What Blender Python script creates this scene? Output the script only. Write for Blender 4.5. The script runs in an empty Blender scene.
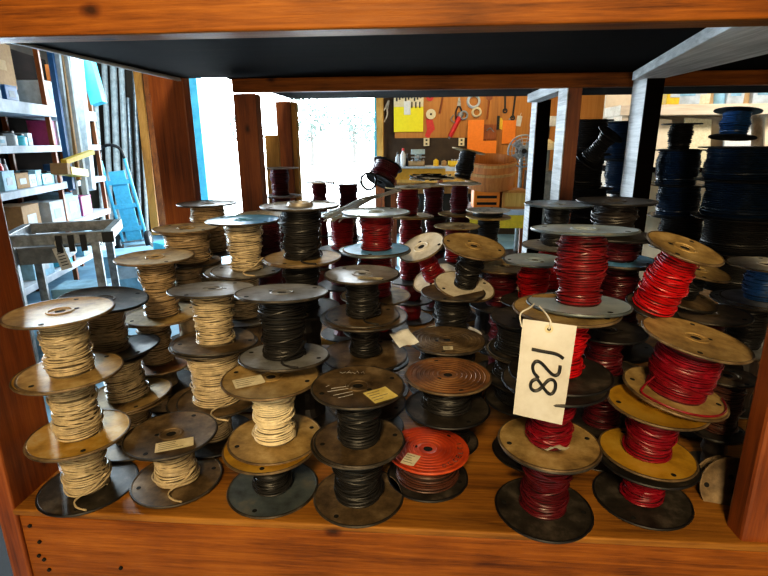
import bpy, math, random
from mathutils import Vector, Matrix, Euler
random.seed(7)
S = bpy.context.scene
COL = S.collection
PI = math.pi
rad = math.radians

SPOOLS = [
{'x': -0.6011, 'y': 0.066, 'z': 0.0, 'H': 0.1077, 'R': 0.0812, 'ft': 'gold', 'fb': 'dark', 'wire': 'cream', 'lv': 2, 'end': 1, 'pos': 'third from top', 'desc': 'corner stack by the truck-side post'},
{'x': -0.5991, 'y': 0.066, 'z': 0.1077, 'H': 0.1198, 'R': 0.0811, 'ft': 'gold', 'fb': 'gold', 'wire': 'cream', 'lv': 2, 'pos': 'second from top', 'desc': 'corner stack by the truck-side post'},
{'x': -0.5926, 'y': 0.066, 'z': 0.2275, 'H': 0.1088, 'R': 0.0799, 'ft': 'tan', 'fb': 'tan', 'wire': 'cream', 'lv': 2, 'hub': 1, 'pos': 'topmost', 'desc': 'corner stack by the truck-side post'},
{'x': -0.4453, 'y': 0.0904, 'z': 0.004, 'H': 0.0948, 'R': 0.0791, 'ft': 'umber', 'fb': 'umber', 'wire': 'cream', 'lv': 2, 'rw': 0.48, 'st': 'y1', 'end': 1, 'pos': '', 'desc': 'paper-labelled spool beside the corner stack'},
{'x': -0.2632, 'y': 0.0828, 'z': 0.0, 'H': 0.0864, 'R': 0.0799, 'ft': 'yellow', 'fb': 'bluegray', 'wire': 'black', 'lv': 2, 'rw': 0.44, 'pos': 'second from top', 'desc': 'short front stack holding the bright cream coil'},
{'x': -0.2601, 'y': 0.108, 'z': 0.0864, 'H': 0.1212, 'R': 0.0833, 'ft': 'tan', 'fb': 'tan', 'wire': 'white', 'lv': 2, 'rw': 0.46, 'st': 'y2', 'pos': 'topmost', 'desc': 'short front stack holding the bright cream coil'},
{'x': -0.106, 'y': 0.0711, 'z': 0.0, 'H': 0.1106, 'R': 0.0781, 'ft': 'umber', 'fb': 'umber', 'wire': 'black', 'lv': 2, 'rw': 0.55, 'pos': 'second from top', 'desc': 'front stack with the chalk-marked lid'},
{'x': -0.1026, 'y': 0.0711, 'z': 0.1106, 'H': 0.1033, 'R': 0.0763, 'ft': 'umber', 'fb': 'umber', 'wire': 'black', 'lv': 2, 'rw': 0.5, 'st': 'y3', 'chalk': 1, 'pos': 'topmost', 'desc': 'front stack with the chalk-marked lid'},
{'x': 0.0155, 'y': 0.135, 'z': 0.0, 'H': 0.0579, 'R': 0.0739, 'ft': 'orange', 'fb': 'dark', 'wire': 'rust', 'lv': 2, 'rw': 0.8, 'st': 'w1', 'txt': 1, 'rings': 1, 'pos': '', 'desc': 'orange-lidded spool on the front edge'},
{'x': 0.058, 'y': 0.255, 'z': 0.0, 'H': 0.1103, 'R': 0.0623, 'ft': 'dark', 'fb': 'dark', 'wire': 'black', 'lv': 2, 'rw': 0.7, 'pos': 'second from top', 'desc': 'ringed stack behind the orange lid'},
{'x': 0.0514, 'y': 0.195, 'z': 0.1103, 'H': 0.0685, 'R': 0.0799, 'ft': 'rust', 'fb': 'dark', 'wire': 'black', 'lv': 2, 'rw': 0.6, 'hub': 1, 'rings': 1, 'pos': 'topmost', 'desc': 'ringed stack behind the orange lid'},
{'x': 0.0574, 'y': 0.375, 'z': 0.0, 'H': 0.0654, 'R': 0.08, 'ft': 'dark', 'fb': 'dark', 'wire': 'dark', 'lv': 0, 'pos': 'second from top', 'desc': 'ringed dark-lidded stack behind the brown ringed lid'},
{'x': 0.0574, 'y': 0.375, 'z': 0.0654, 'H': 0.112, 'R': 0.0845, 'ft': 'umber', 'fb': 'dark', 'wire': 'black', 'lv': 2, 'rw': 0.7, 'st': 'y4', 'hub': 1, 'rings': 1, 'pos': 'topmost', 'desc': 'ringed dark-lidded stack behind the brown ringed lid'},
{'x': 0.2105, 'y': 0.06, 'z': 0.0, 'H': 0.1265, 'R': 0.0793, 'ft': 'umber', 'fb': 'dark', 'wire': 'maroon', 'lv': 2, 'rw': 0.5, 'pos': 'fourth from top', 'desc': 'stack with the tag numbered 128'},
{'x': 0.2097, 'y': 0.062, 'z': 0.1265, 'H': 0.1102, 'R': 0.0799, 'ft': 'dark', 'fb': 'tan', 'wire': 'crimson', 'lv': 2, 'rw': 0.45, 'pos': 'third from top', 'desc': 'stack with the tag numbered 128'},
{'x': 0.2256, 'y': 0.09, 'z': 0.2367, 'H': 0.1104, 'R': 0.0803, 'ft': 'tan', 'fb': 'dark', 'wire': 'red', 'lv': 2, 'rw': 0.45, 'pos': 'second from top', 'desc': 'stack with the tag numbered 128'},
{'x': 0.25, 'y': 0.1116, 'z': 0.3474, 'H': 0.1208, 'R': 0.0789, 'ft': 'sky', 'fb': 'sky', 'wire': 'dred', 'lv': 2, 'tilt': (-4.0, 0.0), 'rw': 0.48, 'pos': 'topmost', 'desc': 'stack with the tag numbered 128'},
{'x': 0.3869, 'y': 0.098, 'z': 0.0, 'H': 0.0789, 'R': 0.0786, 'ft': 'dark', 'fb': 'dark', 'wire': 'crimson', 'lv': 2, 'rw': 0.46, 'pos': 'fourth from top', 'desc': 'slanting red stack beside the end post'},
{'x': 0.388, 'y': 0.106, 'z': 0.0838, 'H': 0.093, 'R': 0.0766, 'ft': 'yellow', 'fb': 'yellow', 'wire': 'crimson', 'lv': 2, 'tilt': (0.0, 3.0), 'rw': 0.52, 'pos': 'third from top', 'desc': 'slanting red stack beside the end post'},
{'x': 0.4306, 'y': 0.1323, 'z': 0.1861, 'H': 0.105, 'R': 0.0819, 'ft': 'tan', 'fb': 'tan', 'wire': 'crimson', 'lv': 2, 'tilt': (4.0, 9.0), 'rw': 0.62, 'end': 2, 'pos': 'second from top', 'desc': 'slanting red stack beside the end post'},
{'x': 0.4177, 'y': 0.2281, 'z': 0.3049, 'H': 0.125, 'R': 0.0619, 'ft': 'tan', 'fb': 'dark', 'wire': 'red', 'lv': 2, 'tilt': (13.0, 13.0), 'rw': 0.66, 'rt': 0.52, 'Rb': 0.75, 'pos': 'topmost', 'desc': 'slanting red stack beside the end post'},
{'x': -0.6059, 'y': 0.36, 'z': 0.0, 'H': 0.0569, 'R': 0.0785, 'ft': 'dark', 'fb': 'dark', 'wire': 'tanw', 'lv': 0, 'pos': 'fourth from top', 'desc': 'rusty-lidded stack behind the corner stack'},
{'x': -0.6059, 'y': 0.36, 'z': 0.0569, 'H': 0.0569, 'R': 0.0785, 'ft': 'dark', 'fb': 'dark', 'wire': 'tanw', 'lv': 0, 'pos': 'third from top', 'desc': 'rusty-lidded stack behind the corner stack'},
{'x': -0.6059, 'y': 0.36, 'z': 0.1138, 'H': 0.115, 'R': 0.0785, 'ft': 'tan', 'fb': 'rust', 'wire': 'tanw', 'lv': 2, 'pos': 'second from top', 'desc': 'rusty-lidded stack behind the corner stack'},
{'x': -0.5807, 'y': 0.36, 'z': 0.2288, 'H': 0.134, 'R': 0.081, 'ft': 'tan', 'fb': 'tan', 'wire': 'tanw', 'lv': 2, 'rw': 0.48, 'hub': 1, 'pos': 'topmost', 'desc': 'rusty-lidded stack behind the corner stack'},
{'x': -0.5974, 'y': 0.215, 'z': 0.004, 'H': 0.0994, 'R': 0.083, 'ft': 'tan', 'fb': 'umber', 'wire': 'tanw', 'lv': 2, 'pos': 'third from top', 'desc': 'slumped stack behind the corner stack'},
{'x': -0.5943, 'y': 0.215, 'z': 0.1006, 'H': 0.105, 'R': 0.0819, 'ft': 'dark', 'fb': 'tan', 'wire': 'cream', 'lv': 2, 'tilt': (0.0, -7.0), 'rw': 0.5, 'pos': 'second from top', 'desc': 'slumped stack behind the corner stack'},
{'x': -0.626, 'y': 0.215, 'z': 0.2019, 'H': 0.11, 'R': 0.0789, 'ft': 'dark', 'fb': 'umber', 'wire': 'tanw', 'lv': 2, 'tilt': (0.0, 6.0), 'rw': 0.5, 'pos': 'topmost', 'desc': 'slumped stack behind the corner stack'},
{'x': -0.434, 'y': 0.235, 'z': 0.006, 'H': 0.0853, 'R': 0.0835, 'ft': 'umber', 'fb': 'dark', 'wire': 'cream', 'lv': 2, 'pos': 'third from top', 'desc': 'grey-lidded stack above the paper-labelled spool'},
{'x': -0.4147, 'y': 0.235, 'z': 0.0913, 'H': 0.127, 'R': 0.0817, 'ft': 'umber', 'fb': 'umber', 'wire': 'cream', 'lv': 2, 'rw': 0.64, 'end': 1, 'pos': 'second from top', 'desc': 'grey-lidded stack above the paper-labelled spool'},
{'x': -0.4054, 'y': 0.2254, 'z': 0.2187, 'H': 0.1104, 'R': 0.081, 'ft': 'steel', 'fb': 'umber', 'wire': 'cream', 'lv': 2, 'tilt': (-5.0, 0.0), 'rw': 0.48, 'hub': 1, 'pos': 'topmost', 'desc': 'grey-lidded stack above the paper-labelled spool'},
{'x': -0.2444, 'y': 0.1447, 'z': 0.2302, 'H': 0.118, 'R': 0.0799, 'ft': 'steel', 'fb': 'steel', 'wire': 'black', 'lv': 2, 'tilt': (-5.0, 0.0), 'rw': 0.5, 'end': 1, 'pos': '', 'desc': 'black coil spool perched behind the bright cream coil'},
{'x': -0.4136, 'y': 0.42, 'z': 0.0, 'H': 0.1037, 'R': 0.08, 'ft': 'dark', 'fb': 'dark', 'wire': 'tanw', 'lv': 0, 'pos': 'fourth from top', 'desc': 'stack with the blue-sheened lid'},
{'x': -0.4136, 'y': 0.42, 'z': 0.1037, 'H': 0.1037, 'R': 0.08, 'ft': 'dark', 'fb': 'dark', 'wire': 'tanw', 'lv': 0, 'pos': 'third from top', 'desc': 'stack with the blue-sheened lid'},
{'x': -0.4136, 'y': 0.42, 'z': 0.2074, 'H': 0.112, 'R': 0.0807, 'ft': 'steel', 'fb': 'steel', 'wire': 'cream', 'lv': 2, 'pos': 'second from top', 'desc': 'stack with the blue-sheened lid'},
{'x': -0.399, 'y': 0.42, 'z': 0.3194, 'H': 0.116, 'R': 0.0795, 'ft': 'blue', 'fb': 'steel', 'wire': 'cream', 'lv': 2, 'rw': 0.49, 'end': 1, 'pos': 'topmost', 'desc': 'stack with the blue-sheened lid'},
{'x': -0.2565, 'y': 0.355, 'z': 0.0, 'H': 0.1258, 'R': 0.0796, 'ft': 'dark', 'fb': 'dark', 'wire': 'dark', 'lv': 0, 'pos': 'fourth from top', 'desc': 'tall stack with the collared grey lid'},
{'x': -0.2565, 'y': 0.355, 'z': 0.1258, 'H': 0.1258, 'R': 0.0796, 'ft': 'dark', 'fb': 'dark', 'wire': 'dark', 'lv': 0, 'pos': 'third from top', 'desc': 'tall stack with the collared grey lid'},
{'x': -0.2565, 'y': 0.355, 'z': 0.2517, 'H': 0.112, 'R': 0.0796, 'ft': 'tan', 'fb': 'dark', 'wire': 'black', 'lv': 2, 'pos': 'second from top', 'desc': 'tall stack with the collared grey lid'},
{'x': -0.2527, 'y': 0.355, 'z': 0.3637, 'H': 0.1119, 'R': 0.0803, 'ft': 'gray', 'fb': 'tan', 'wire': 'black', 'lv': 2, 'rw': 0.52, 'hub': 2, 'end': 1, 'pos': 'topmost', 'desc': 'tall stack with the collared grey lid'},
{'x': -0.115, 'y': 0.3, 'z': 0.0, 'H': 0.0576, 'R': 0.08, 'ft': 'dark', 'fb': 'dark', 'wire': 'dark', 'lv': 0, 'pos': 'fourth from top', 'desc': 'stack behind the chalk-marked lid'},
{'x': -0.115, 'y': 0.3, 'z': 0.0576, 'H': 0.112, 'R': 0.0839, 'ft': 'tan', 'fb': 'umber', 'wire': 'black', 'lv': 2, 'st': 'w2', 'pos': 'third from top', 'desc': 'stack behind the chalk-marked lid'},
{'x': -0.1177, 'y': 0.3, 'z': 0.1696, 'H': 0.0867, 'R': 0.0892, 'ft': 'umber', 'fb': 'umber', 'wire': 'black', 'lv': 2, 'rw': 0.36, 'pos': 'second from top', 'desc': 'stack behind the chalk-marked lid'},
{'x': -0.1201, 'y': 0.3, 'z': 0.2563, 'H': 0.0892, 'R': 0.0751, 'ft': 'steel', 'fb': 'umber', 'wire': 'black', 'lv': 2, 'rw': 0.48, 'st': 'w3', 'end': 1, 'pos': 'topmost', 'desc': 'stack behind the chalk-marked lid'},
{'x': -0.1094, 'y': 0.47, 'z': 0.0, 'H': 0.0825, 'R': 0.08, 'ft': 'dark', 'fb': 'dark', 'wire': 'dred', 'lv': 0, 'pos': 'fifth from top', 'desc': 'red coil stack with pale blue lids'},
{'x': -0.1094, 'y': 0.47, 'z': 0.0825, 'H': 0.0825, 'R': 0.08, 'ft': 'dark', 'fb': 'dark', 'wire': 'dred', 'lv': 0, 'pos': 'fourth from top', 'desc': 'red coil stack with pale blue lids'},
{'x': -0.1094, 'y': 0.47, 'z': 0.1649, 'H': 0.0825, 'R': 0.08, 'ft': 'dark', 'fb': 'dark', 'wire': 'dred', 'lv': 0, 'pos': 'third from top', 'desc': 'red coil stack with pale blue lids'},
{'x': -0.1094, 'y': 0.47, 'z': 0.2474, 'H': 0.112, 'R': 0.0822, 'ft': 'sky', 'fb': 'tan', 'wire': 'dred', 'lv': 2, 'pos': 'second from top', 'desc': 'red coil stack with pale blue lids'},
{'x': -0.106, 'y': 0.47, 'z': 0.3594, 'H': 0.088, 'R': 0.0771, 'ft': 'sky', 'fb': 'blue', 'wire': 'dred', 'lv': 2, 'rw': 0.5, 'pos': 'topmost', 'desc': 'red coil stack with pale blue lids'},
{'x': 0.0337, 'y': 0.6159, 'z': 0.2537, 'H': 0.105, 'R': 0.0602, 'ft': 'light', 'fb': 'light', 'wire': 'dred', 'lv': 2, 'tilt': (20.0, -22.0), 'rw': 0.45, 'pos': '', 'desc': 'keeled-over spool beside the pale blue lids'},
{'x': 0.0752, 'y': 0.5, 'z': 0.0, 'H': 0.1397, 'R': 0.0763, 'ft': 'dark', 'fb': 'dark', 'wire': 'dark', 'lv': 0, 'pos': 'third from top', 'desc': 'stack under the tipped brown lid'},
{'x': 0.0752, 'y': 0.5, 'z': 0.1397, 'H': 0.112, 'R': 0.0763, 'ft': 'umber', 'fb': 'light', 'wire': 'black', 'lv': 2, 'rw': 0.56, 'pos': 'second from top', 'desc': 'stack under the tipped brown lid'},
{'x': 0.1038, 'y': 0.5229, 'z': 0.2584, 'H': 0.11, 'R': 0.0737, 'ft': 'tan', 'fb': 'light', 'wire': 'black', 'lv': 2, 'tilt': (12.0, 9.0), 'rw': 0.42, 'hub': 1, 'pos': 'topmost', 'desc': 'stack under the tipped brown lid'},
{'x': 0.2138, 'y': 0.58, 'z': 0.004, 'H': 0.0794, 'R': 0.08, 'ft': 'dark', 'fb': 'dark', 'wire': 'maroon', 'lv': 0, 'pos': 'third from top', 'desc': 'tan-lidded maroon stack in mid shelf'},
{'x': 0.2138, 'y': 0.58, 'z': 0.0834, 'H': 0.112, 'R': 0.08, 'ft': 'tan', 'fb': 'dark', 'wire': 'maroon', 'lv': 2, 'pos': 'second from top', 'desc': 'tan-lidded maroon stack in mid shelf'},
{'x': 0.203, 'y': 0.58, 'z': 0.1954, 'H': 0.1028, 'R': 0.0784, 'ft': 'tan', 'fb': 'dark', 'wire': 'maroon', 'lv': 2, 'rw': 0.55, 'pos': 'topmost', 'desc': 'tan-lidded maroon stack in mid shelf'},
{'x': 0.2614, 'y': 0.45, 'z': 0.0, 'H': 0.0667, 'R': 0.0725, 'ft': 'dark', 'fb': 'dark', 'wire': 'maroon', 'lv': 0, 'pos': 'fourth from top', 'desc': 'blue-lidded red stack behind the tag'},
{'x': 0.2614, 'y': 0.45, 'z': 0.0667, 'H': 0.0667, 'R': 0.0725, 'ft': 'dark', 'fb': 'dark', 'wire': 'maroon', 'lv': 0, 'pos': 'third from top', 'desc': 'blue-lidded red stack behind the tag'},
{'x': 0.2614, 'y': 0.45, 'z': 0.1334, 'H': 0.112, 'R': 0.0725, 'ft': 'sky', 'fb': 'dark', 'wire': 'red', 'lv': 2, 'pos': 'second from top', 'desc': 'blue-lidded red stack behind the tag'},
{'x': 0.252, 'y': 0.45, 'z': 0.2454, 'H': 0.0984, 'R': 0.0688, 'ft': 'sky', 'fb': 'dark', 'wire': 'red', 'lv': 2, 'rw': 0.5, 'pos': 'topmost', 'desc': 'blue-lidded red stack behind the tag'},
{'x': 0.3294, 'y': 0.62, 'z': 0.0, 'H': 0.1152, 'R': 0.0679, 'ft': 'dark', 'fb': 'dark', 'wire': 'maroon', 'lv': 0, 'pos': 'fourth from top', 'desc': 'pale-lidded stack behind the red coil'},
{'x': 0.3294, 'y': 0.62, 'z': 0.1152, 'H': 0.1152, 'R': 0.0679, 'ft': 'dark', 'fb': 'dark', 'wire': 'maroon', 'lv': 0, 'pos': 'third from top', 'desc': 'pale-lidded stack behind the red coil'},
{'x': 0.3294, 'y': 0.62, 'z': 0.2303, 'H': 0.112, 'R': 0.0679, 'ft': 'gray', 'fb': 'gray', 'wire': 'red', 'lv': 2, 'pos': 'second from top', 'desc': 'pale-lidded stack behind the red coil'},
{'x': 0.3353, 'y': 0.62, 'z': 0.3423, 'H': 0.1063, 'R': 0.0803, 'ft': 'sky', 'fb': 'gray', 'wire': 'black', 'lv': 2, 'rw': 0.4, 'pos': 'topmost', 'desc': 'pale-lidded stack behind the red coil'},
{'x': 0.4316, 'y': 0.4, 'z': 0.0, 'H': 0.1565, 'R': 0.0786, 'ft': 'dark', 'fb': 'dark', 'wire': 'maroon', 'lv': 0, 'pos': 'fifth from top', 'desc': 'large dark stack before the pale post'},
{'x': 0.4316, 'y': 0.4, 'z': 0.1565, 'H': 0.112, 'R': 0.0786, 'ft': 'umber', 'fb': 'dark', 'wire': 'maroon', 'lv': 2, 'pos': 'fourth from top', 'desc': 'large dark stack before the pale post'},
{'x': 0.4194, 'y': 0.4, 'z': 0.2685, 'H': 0.0862, 'R': 0.0771, 'ft': 'blue', 'fb': 'dark', 'wire': 'maroon', 'lv': 2, 'rw': 0.5, 'pos': 'third from top', 'desc': 'large dark stack before the pale post'},
{'x': 0.4112, 'y': 0.4, 'z': 0.3547, 'H': 0.0534, 'R': 0.0761, 'ft': 'dark', 'fb': 'blue', 'wire': 'maroon', 'lv': 2, 'rw': 0.55, 'pos': 'second from top', 'desc': 'large dark stack before the pale post'},
{'x': 0.3948, 'y': 0.4, 'z': 0.4081, 'H': 0.0724, 'R': 0.0769, 'ft': 'dark', 'fb': 'dark', 'wire': 'dark', 'lv': 2, 'rw': 0.56, 'pos': 'topmost', 'desc': 'large dark stack before the pale post'},
{'x': 0.2231, 'y': 0.228, 'z': 0.0, 'H': 0.1167, 'R': 0.0748, 'ft': 'dark', 'fb': 'dark', 'wire': 'maroon', 'lv': 2, 'pos': 'fourth from top', 'desc': 'low dark stack behind the tag'},
{'x': 0.2044, 'y': 0.228, 'z': 0.1167, 'H': 0.0485, 'R': 0.0778, 'ft': 'gray', 'fb': 'dark', 'wire': 'black', 'lv': 2, 'rw': 0.75, 'pos': 'third from top', 'desc': 'low dark stack behind the tag'},
{'x': 0.1951, 'y': 0.228, 'z': 0.1652, 'H': 0.0537, 'R': 0.0714, 'ft': 'gray', 'fb': 'dark', 'wire': 'black', 'lv': 2, 'rw': 0.8, 'pos': 'second from top', 'desc': 'low dark stack behind the tag'},
{'x': 0.1945, 'y': 0.228, 'z': 0.2189, 'H': 0.0642, 'R': 0.0647, 'ft': 'dark', 'fb': 'dark', 'wire': 'black', 'lv': 2, 'rw': 0.85, 'pos': 'topmost', 'desc': 'low dark stack behind the tag'},
{'x': 0.3573, 'y': 0.24, 'z': 0.0, 'H': 0.0602, 'R': 0.0742, 'ft': 'dark', 'fb': 'dark', 'wire': 'maroon', 'lv': 0, 'pos': 'third from top', 'desc': 'dim stack between tag and slanting reds'},
{'x': 0.3573, 'y': 0.24, 'z': 0.0602, 'H': 0.112, 'R': 0.0742, 'ft': 'umber', 'fb': 'dark', 'wire': 'maroon', 'lv': 2, 'pos': 'second from top', 'desc': 'dim stack between tag and slanting reds'},
{'x': 0.3479, 'y': 0.24, 'z': 0.1722, 'H': 0.0858, 'R': 0.0691, 'ft': 'dark', 'fb': 'dark', 'wire': 'maroon', 'lv': 2, 'rw': 0.5, 'pos': 'topmost', 'desc': 'dim stack between tag and slanting reds'},
{'x': 0.5968, 'y': 0.37, 'z': 0.0, 'H': 0.0701, 'R': 0.0783, 'ft': 'dark', 'fb': 'dark', 'wire': 'dark', 'lv': 0, 'pos': 'fourth from top', 'desc': 'brown-lidded stack behind slanting reds'},
{'x': 0.5968, 'y': 0.37, 'z': 0.0701, 'H': 0.0701, 'R': 0.0783, 'ft': 'dark', 'fb': 'dark', 'wire': 'dark', 'lv': 0, 'pos': 'third from top', 'desc': 'brown-lidded stack behind slanting reds'},
{'x': 0.5968, 'y': 0.37, 'z': 0.1401, 'H': 0.112, 'R': 0.0783, 'ft': 'umber', 'fb': 'umber', 'wire': 'maroon', 'lv': 2, 'pos': 'second from top', 'desc': 'brown-lidded stack behind slanting reds'},
{'x': 0.5588, 'y': 0.3997, 'z': 0.2732, 'H': 0.07, 'R': 0.0644, 'ft': 'tan', 'fb': 'umber', 'wire': 'black', 'lv': 2, 'tilt': (8.0, 10.0), 'rw': 0.4, 'pos': 'topmost', 'desc': 'brown-lidded stack behind slanting reds'},
{'x': 0.5549, 'y': 0.2, 'z': 0.0, 'H': 0.0768, 'R': 0.0455, 'ft': 'dark', 'fb': 'dark', 'wire': 'dark', 'lv': 0, 'pos': 'second from top', 'desc': 'low brown-lidded stack beyond slanting reds'},
{'x': 0.5549, 'y': 0.2, 'z': 0.0768, 'H': 0.112, 'R': 0.0455, 'ft': 'umber', 'fb': 'dark', 'wire': 'rust', 'lv': 2, 'rw': 0.7, 'pos': 'topmost', 'desc': 'low brown-lidded stack beyond slanting reds'},
{'x': 0.7366, 'y': 0.46, 'z': 0.0, 'H': 0.1427, 'R': 0.08, 'ft': 'dark', 'fb': 'dark', 'wire': 'dark', 'lv': 0, 'pos': 'third from top', 'desc': 'bright-lidded stack beyond the end post'},
{'x': 0.7366, 'y': 0.46, 'z': 0.1427, 'H': 0.112, 'R': 0.0807, 'ft': 'steel', 'fb': 'steel', 'wire': 'black', 'lv': 2, 'pos': 'second from top', 'desc': 'bright-lidded stack beyond the end post'},
{'x': 0.7551, 'y': 0.46, 'z': 0.2547, 'H': 0.0817, 'R': 0.0779, 'ft': 'light', 'fb': 'steel', 'wire': 'blue', 'lv': 2, 'rw': 0.5, 'pos': 'topmost', 'desc': 'bright-lidded stack beyond the end post'},
{'x': -0.5879, 'y': 0.515, 'z': 0.005, 'H': 0.0993, 'R': 0.0748, 'ft': 'dark', 'fb': 'dark', 'wire': 'tanw', 'lv': 0, 'pos': 'fourth from top', 'desc': 'tan pair behind the rusty-lidded stack'},
{'x': -0.5879, 'y': 0.515, 'z': 0.1043, 'H': 0.0993, 'R': 0.0748, 'ft': 'dark', 'fb': 'dark', 'wire': 'tanw', 'lv': 0, 'pos': 'third from top', 'desc': 'tan pair behind the rusty-lidded stack'},
{'x': -0.5879, 'y': 0.515, 'z': 0.2035, 'H': 0.112, 'R': 0.0748, 'ft': 'umber', 'fb': 'umber', 'wire': 'tanw', 'lv': 2, 'pos': 'second from top', 'desc': 'tan pair behind the rusty-lidded stack'},
{'x': -0.5778, 'y': 0.515, 'z': 0.3155, 'H': 0.0855, 'R': 0.0757, 'ft': 'tan', 'fb': 'umber', 'wire': 'tanw', 'lv': 2, 'rw': 0.72, 'pos': 'topmost', 'desc': 'tan pair behind the rusty-lidded stack'},
{'x': -0.5952, 'y': 0.66, 'z': 0.0, 'H': 0.0991, 'R': 0.0789, 'ft': 'dark', 'fb': 'dark', 'wire': 'tanw', 'lv': 0, 'pos': 'fourth from top', 'desc': 'grey-lidded tan stack near the pipe rack'},
{'x': -0.5952, 'y': 0.66, 'z': 0.0991, 'H': 0.0991, 'R': 0.0789, 'ft': 'dark', 'fb': 'dark', 'wire': 'tanw', 'lv': 0, 'pos': 'third from top', 'desc': 'grey-lidded tan stack near the pipe rack'},
{'x': -0.5952, 'y': 0.66, 'z': 0.1982, 'H': 0.112, 'R': 0.0789, 'ft': 'dark', 'fb': 'dark', 'wire': 'tanw', 'lv': 2, 'pos': 'second from top', 'desc': 'grey-lidded tan stack near the pipe rack'},
{'x': -0.5811, 'y': 0.66, 'z': 0.3102, 'H': 0.1336, 'R': 0.0768, 'ft': 'gray', 'fb': 'dark', 'wire': 'tanw', 'lv': 2, 'rw': 0.6, 'pos': 'topmost', 'desc': 'grey-lidded tan stack near the pipe rack'},
{'x': -0.4082, 'y': 0.62, 'z': 0.0, 'H': 0.1032, 'R': 0.0739, 'ft': 'dark', 'fb': 'dark', 'wire': 'maroon', 'lv': 0, 'pos': 'fourth from top', 'desc': 'pale-lidded stack between blue and collared lids'},
{'x': -0.4082, 'y': 0.62, 'z': 0.1032, 'H': 0.1032, 'R': 0.0739, 'ft': 'dark', 'fb': 'dark', 'wire': 'maroon', 'lv': 0, 'pos': 'third from top', 'desc': 'pale-lidded stack between blue and collared lids'},
{'x': -0.4082, 'y': 0.62, 'z': 0.2063, 'H': 0.1032, 'R': 0.0739, 'ft': 'dark', 'fb': 'dark', 'wire': 'maroon', 'lv': 0, 'pos': 'second from top', 'desc': 'pale-lidded stack between blue and collared lids'},
{'x': -0.4082, 'y': 0.62, 'z': 0.3095, 'H': 0.112, 'R': 0.0739, 'ft': 'light', 'fb': 'tan', 'wire': 'maroon', 'lv': 2, 'rw': 0.5, 'pos': 'topmost', 'desc': 'pale-lidded stack between blue and collared lids'},
{'x': -0.5551, 'y': 1.3, 'z': 0.0, 'H': 0.0956, 'R': 0.077, 'ft': 'dark', 'fb': 'dark', 'wire': 'maroon', 'lv': 0, 'pos': 'fifth from top', 'desc': 'lone maroon stack before the yellow plank'},
{'x': -0.5551, 'y': 1.3, 'z': 0.0956, 'H': 0.0956, 'R': 0.077, 'ft': 'dark', 'fb': 'dark', 'wire': 'maroon', 'lv': 0, 'pos': 'fourth from top', 'desc': 'lone maroon stack before the yellow plank'},
{'x': -0.5551, 'y': 1.3, 'z': 0.1913, 'H': 0.0956, 'R': 0.077, 'ft': 'dark', 'fb': 'dark', 'wire': 'maroon', 'lv': 0, 'pos': 'third from top', 'desc': 'lone maroon stack before the yellow plank'},
{'x': -0.5551, 'y': 1.3, 'z': 0.2869, 'H': 0.112, 'R': 0.077, 'ft': 'gray', 'fb': 'gray', 'wire': 'maroon', 'lv': 1, 'pos': 'second from top', 'desc': 'lone maroon stack before the yellow plank'},
{'x': -0.5561, 'y': 1.3, 'z': 0.3989, 'H': 0.107, 'R': 0.0758, 'ft': 'gray', 'fb': 'gray', 'wire': 'maroon', 'lv': 1, 'rw': 0.46, 'pos': 'topmost', 'desc': 'lone maroon stack before the yellow plank'},
{'x': -0.3919, 'y': 1.25, 'z': 0.0, 'H': 0.1271, 'R': 0.0599, 'ft': 'dark', 'fb': 'dark', 'wire': 'maroon', 'lv': 0, 'pos': 'fourth from top', 'desc': 'maroon stack against the doorway glare'},
{'x': -0.3919, 'y': 1.25, 'z': 0.1271, 'H': 0.1271, 'R': 0.0599, 'ft': 'dark', 'fb': 'dark', 'wire': 'maroon', 'lv': 0, 'pos': 'third from top', 'desc': 'maroon stack against the doorway glare'},
{'x': -0.3919, 'y': 1.25, 'z': 0.2542, 'H': 0.1271, 'R': 0.0599, 'ft': 'dark', 'fb': 'dark', 'wire': 'maroon', 'lv': 0, 'pos': 'second from top', 'desc': 'maroon stack against the doorway glare'},
{'x': -0.3919, 'y': 1.25, 'z': 0.3813, 'H': 0.075, 'R': 0.0599, 'ft': 'light', 'fb': 'gray', 'wire': 'maroon', 'lv': 1, 'rw': 0.46, 'pos': 'topmost', 'desc': 'maroon stack against the doorway glare'},
{'x': -0.2889, 'y': 1.28, 'z': 0.004, 'H': 0.0772, 'R': 0.0734, 'ft': 'dark', 'fb': 'dark', 'wire': 'maroon', 'lv': 0, 'pos': 'fifth from top', 'desc': 'blue-lidded stack with a looped wire end'},
{'x': -0.2889, 'y': 1.28, 'z': 0.0812, 'H': 0.0772, 'R': 0.0734, 'ft': 'dark', 'fb': 'dark', 'wire': 'maroon', 'lv': 0, 'pos': 'fourth from top', 'desc': 'blue-lidded stack with a looped wire end'},
{'x': -0.2889, 'y': 1.28, 'z': 0.1583, 'H': 0.0772, 'R': 0.0734, 'ft': 'dark', 'fb': 'dark', 'wire': 'maroon', 'lv': 0, 'pos': 'third from top', 'desc': 'blue-lidded stack with a looped wire end'},
{'x': -0.2889, 'y': 1.28, 'z': 0.2355, 'H': 0.112, 'R': 0.0734, 'ft': 'blue', 'fb': 'dark', 'wire': 'maroon', 'lv': 1, 'pos': 'second from top', 'desc': 'blue-lidded stack with a looped wire end'},
{'x': -0.2861, 'y': 1.28, 'z': 0.3475, 'H': 0.1027, 'R': 0.0723, 'ft': 'sky', 'fb': 'dark', 'wire': 'maroon', 'lv': 1, 'rw': 0.5, 'end': 3, 'pos': 'topmost', 'desc': 'blue-lidded stack with a looped wire end'},
{'x': -0.2463, 'y': 0.86, 'z': 0.0, 'H': 0.0826, 'R': 0.08, 'ft': 'dark', 'fb': 'dark', 'wire': 'maroon', 'lv': 0, 'pos': 'fourth from top', 'desc': 'maroon stack under the grey cable'},
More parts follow.
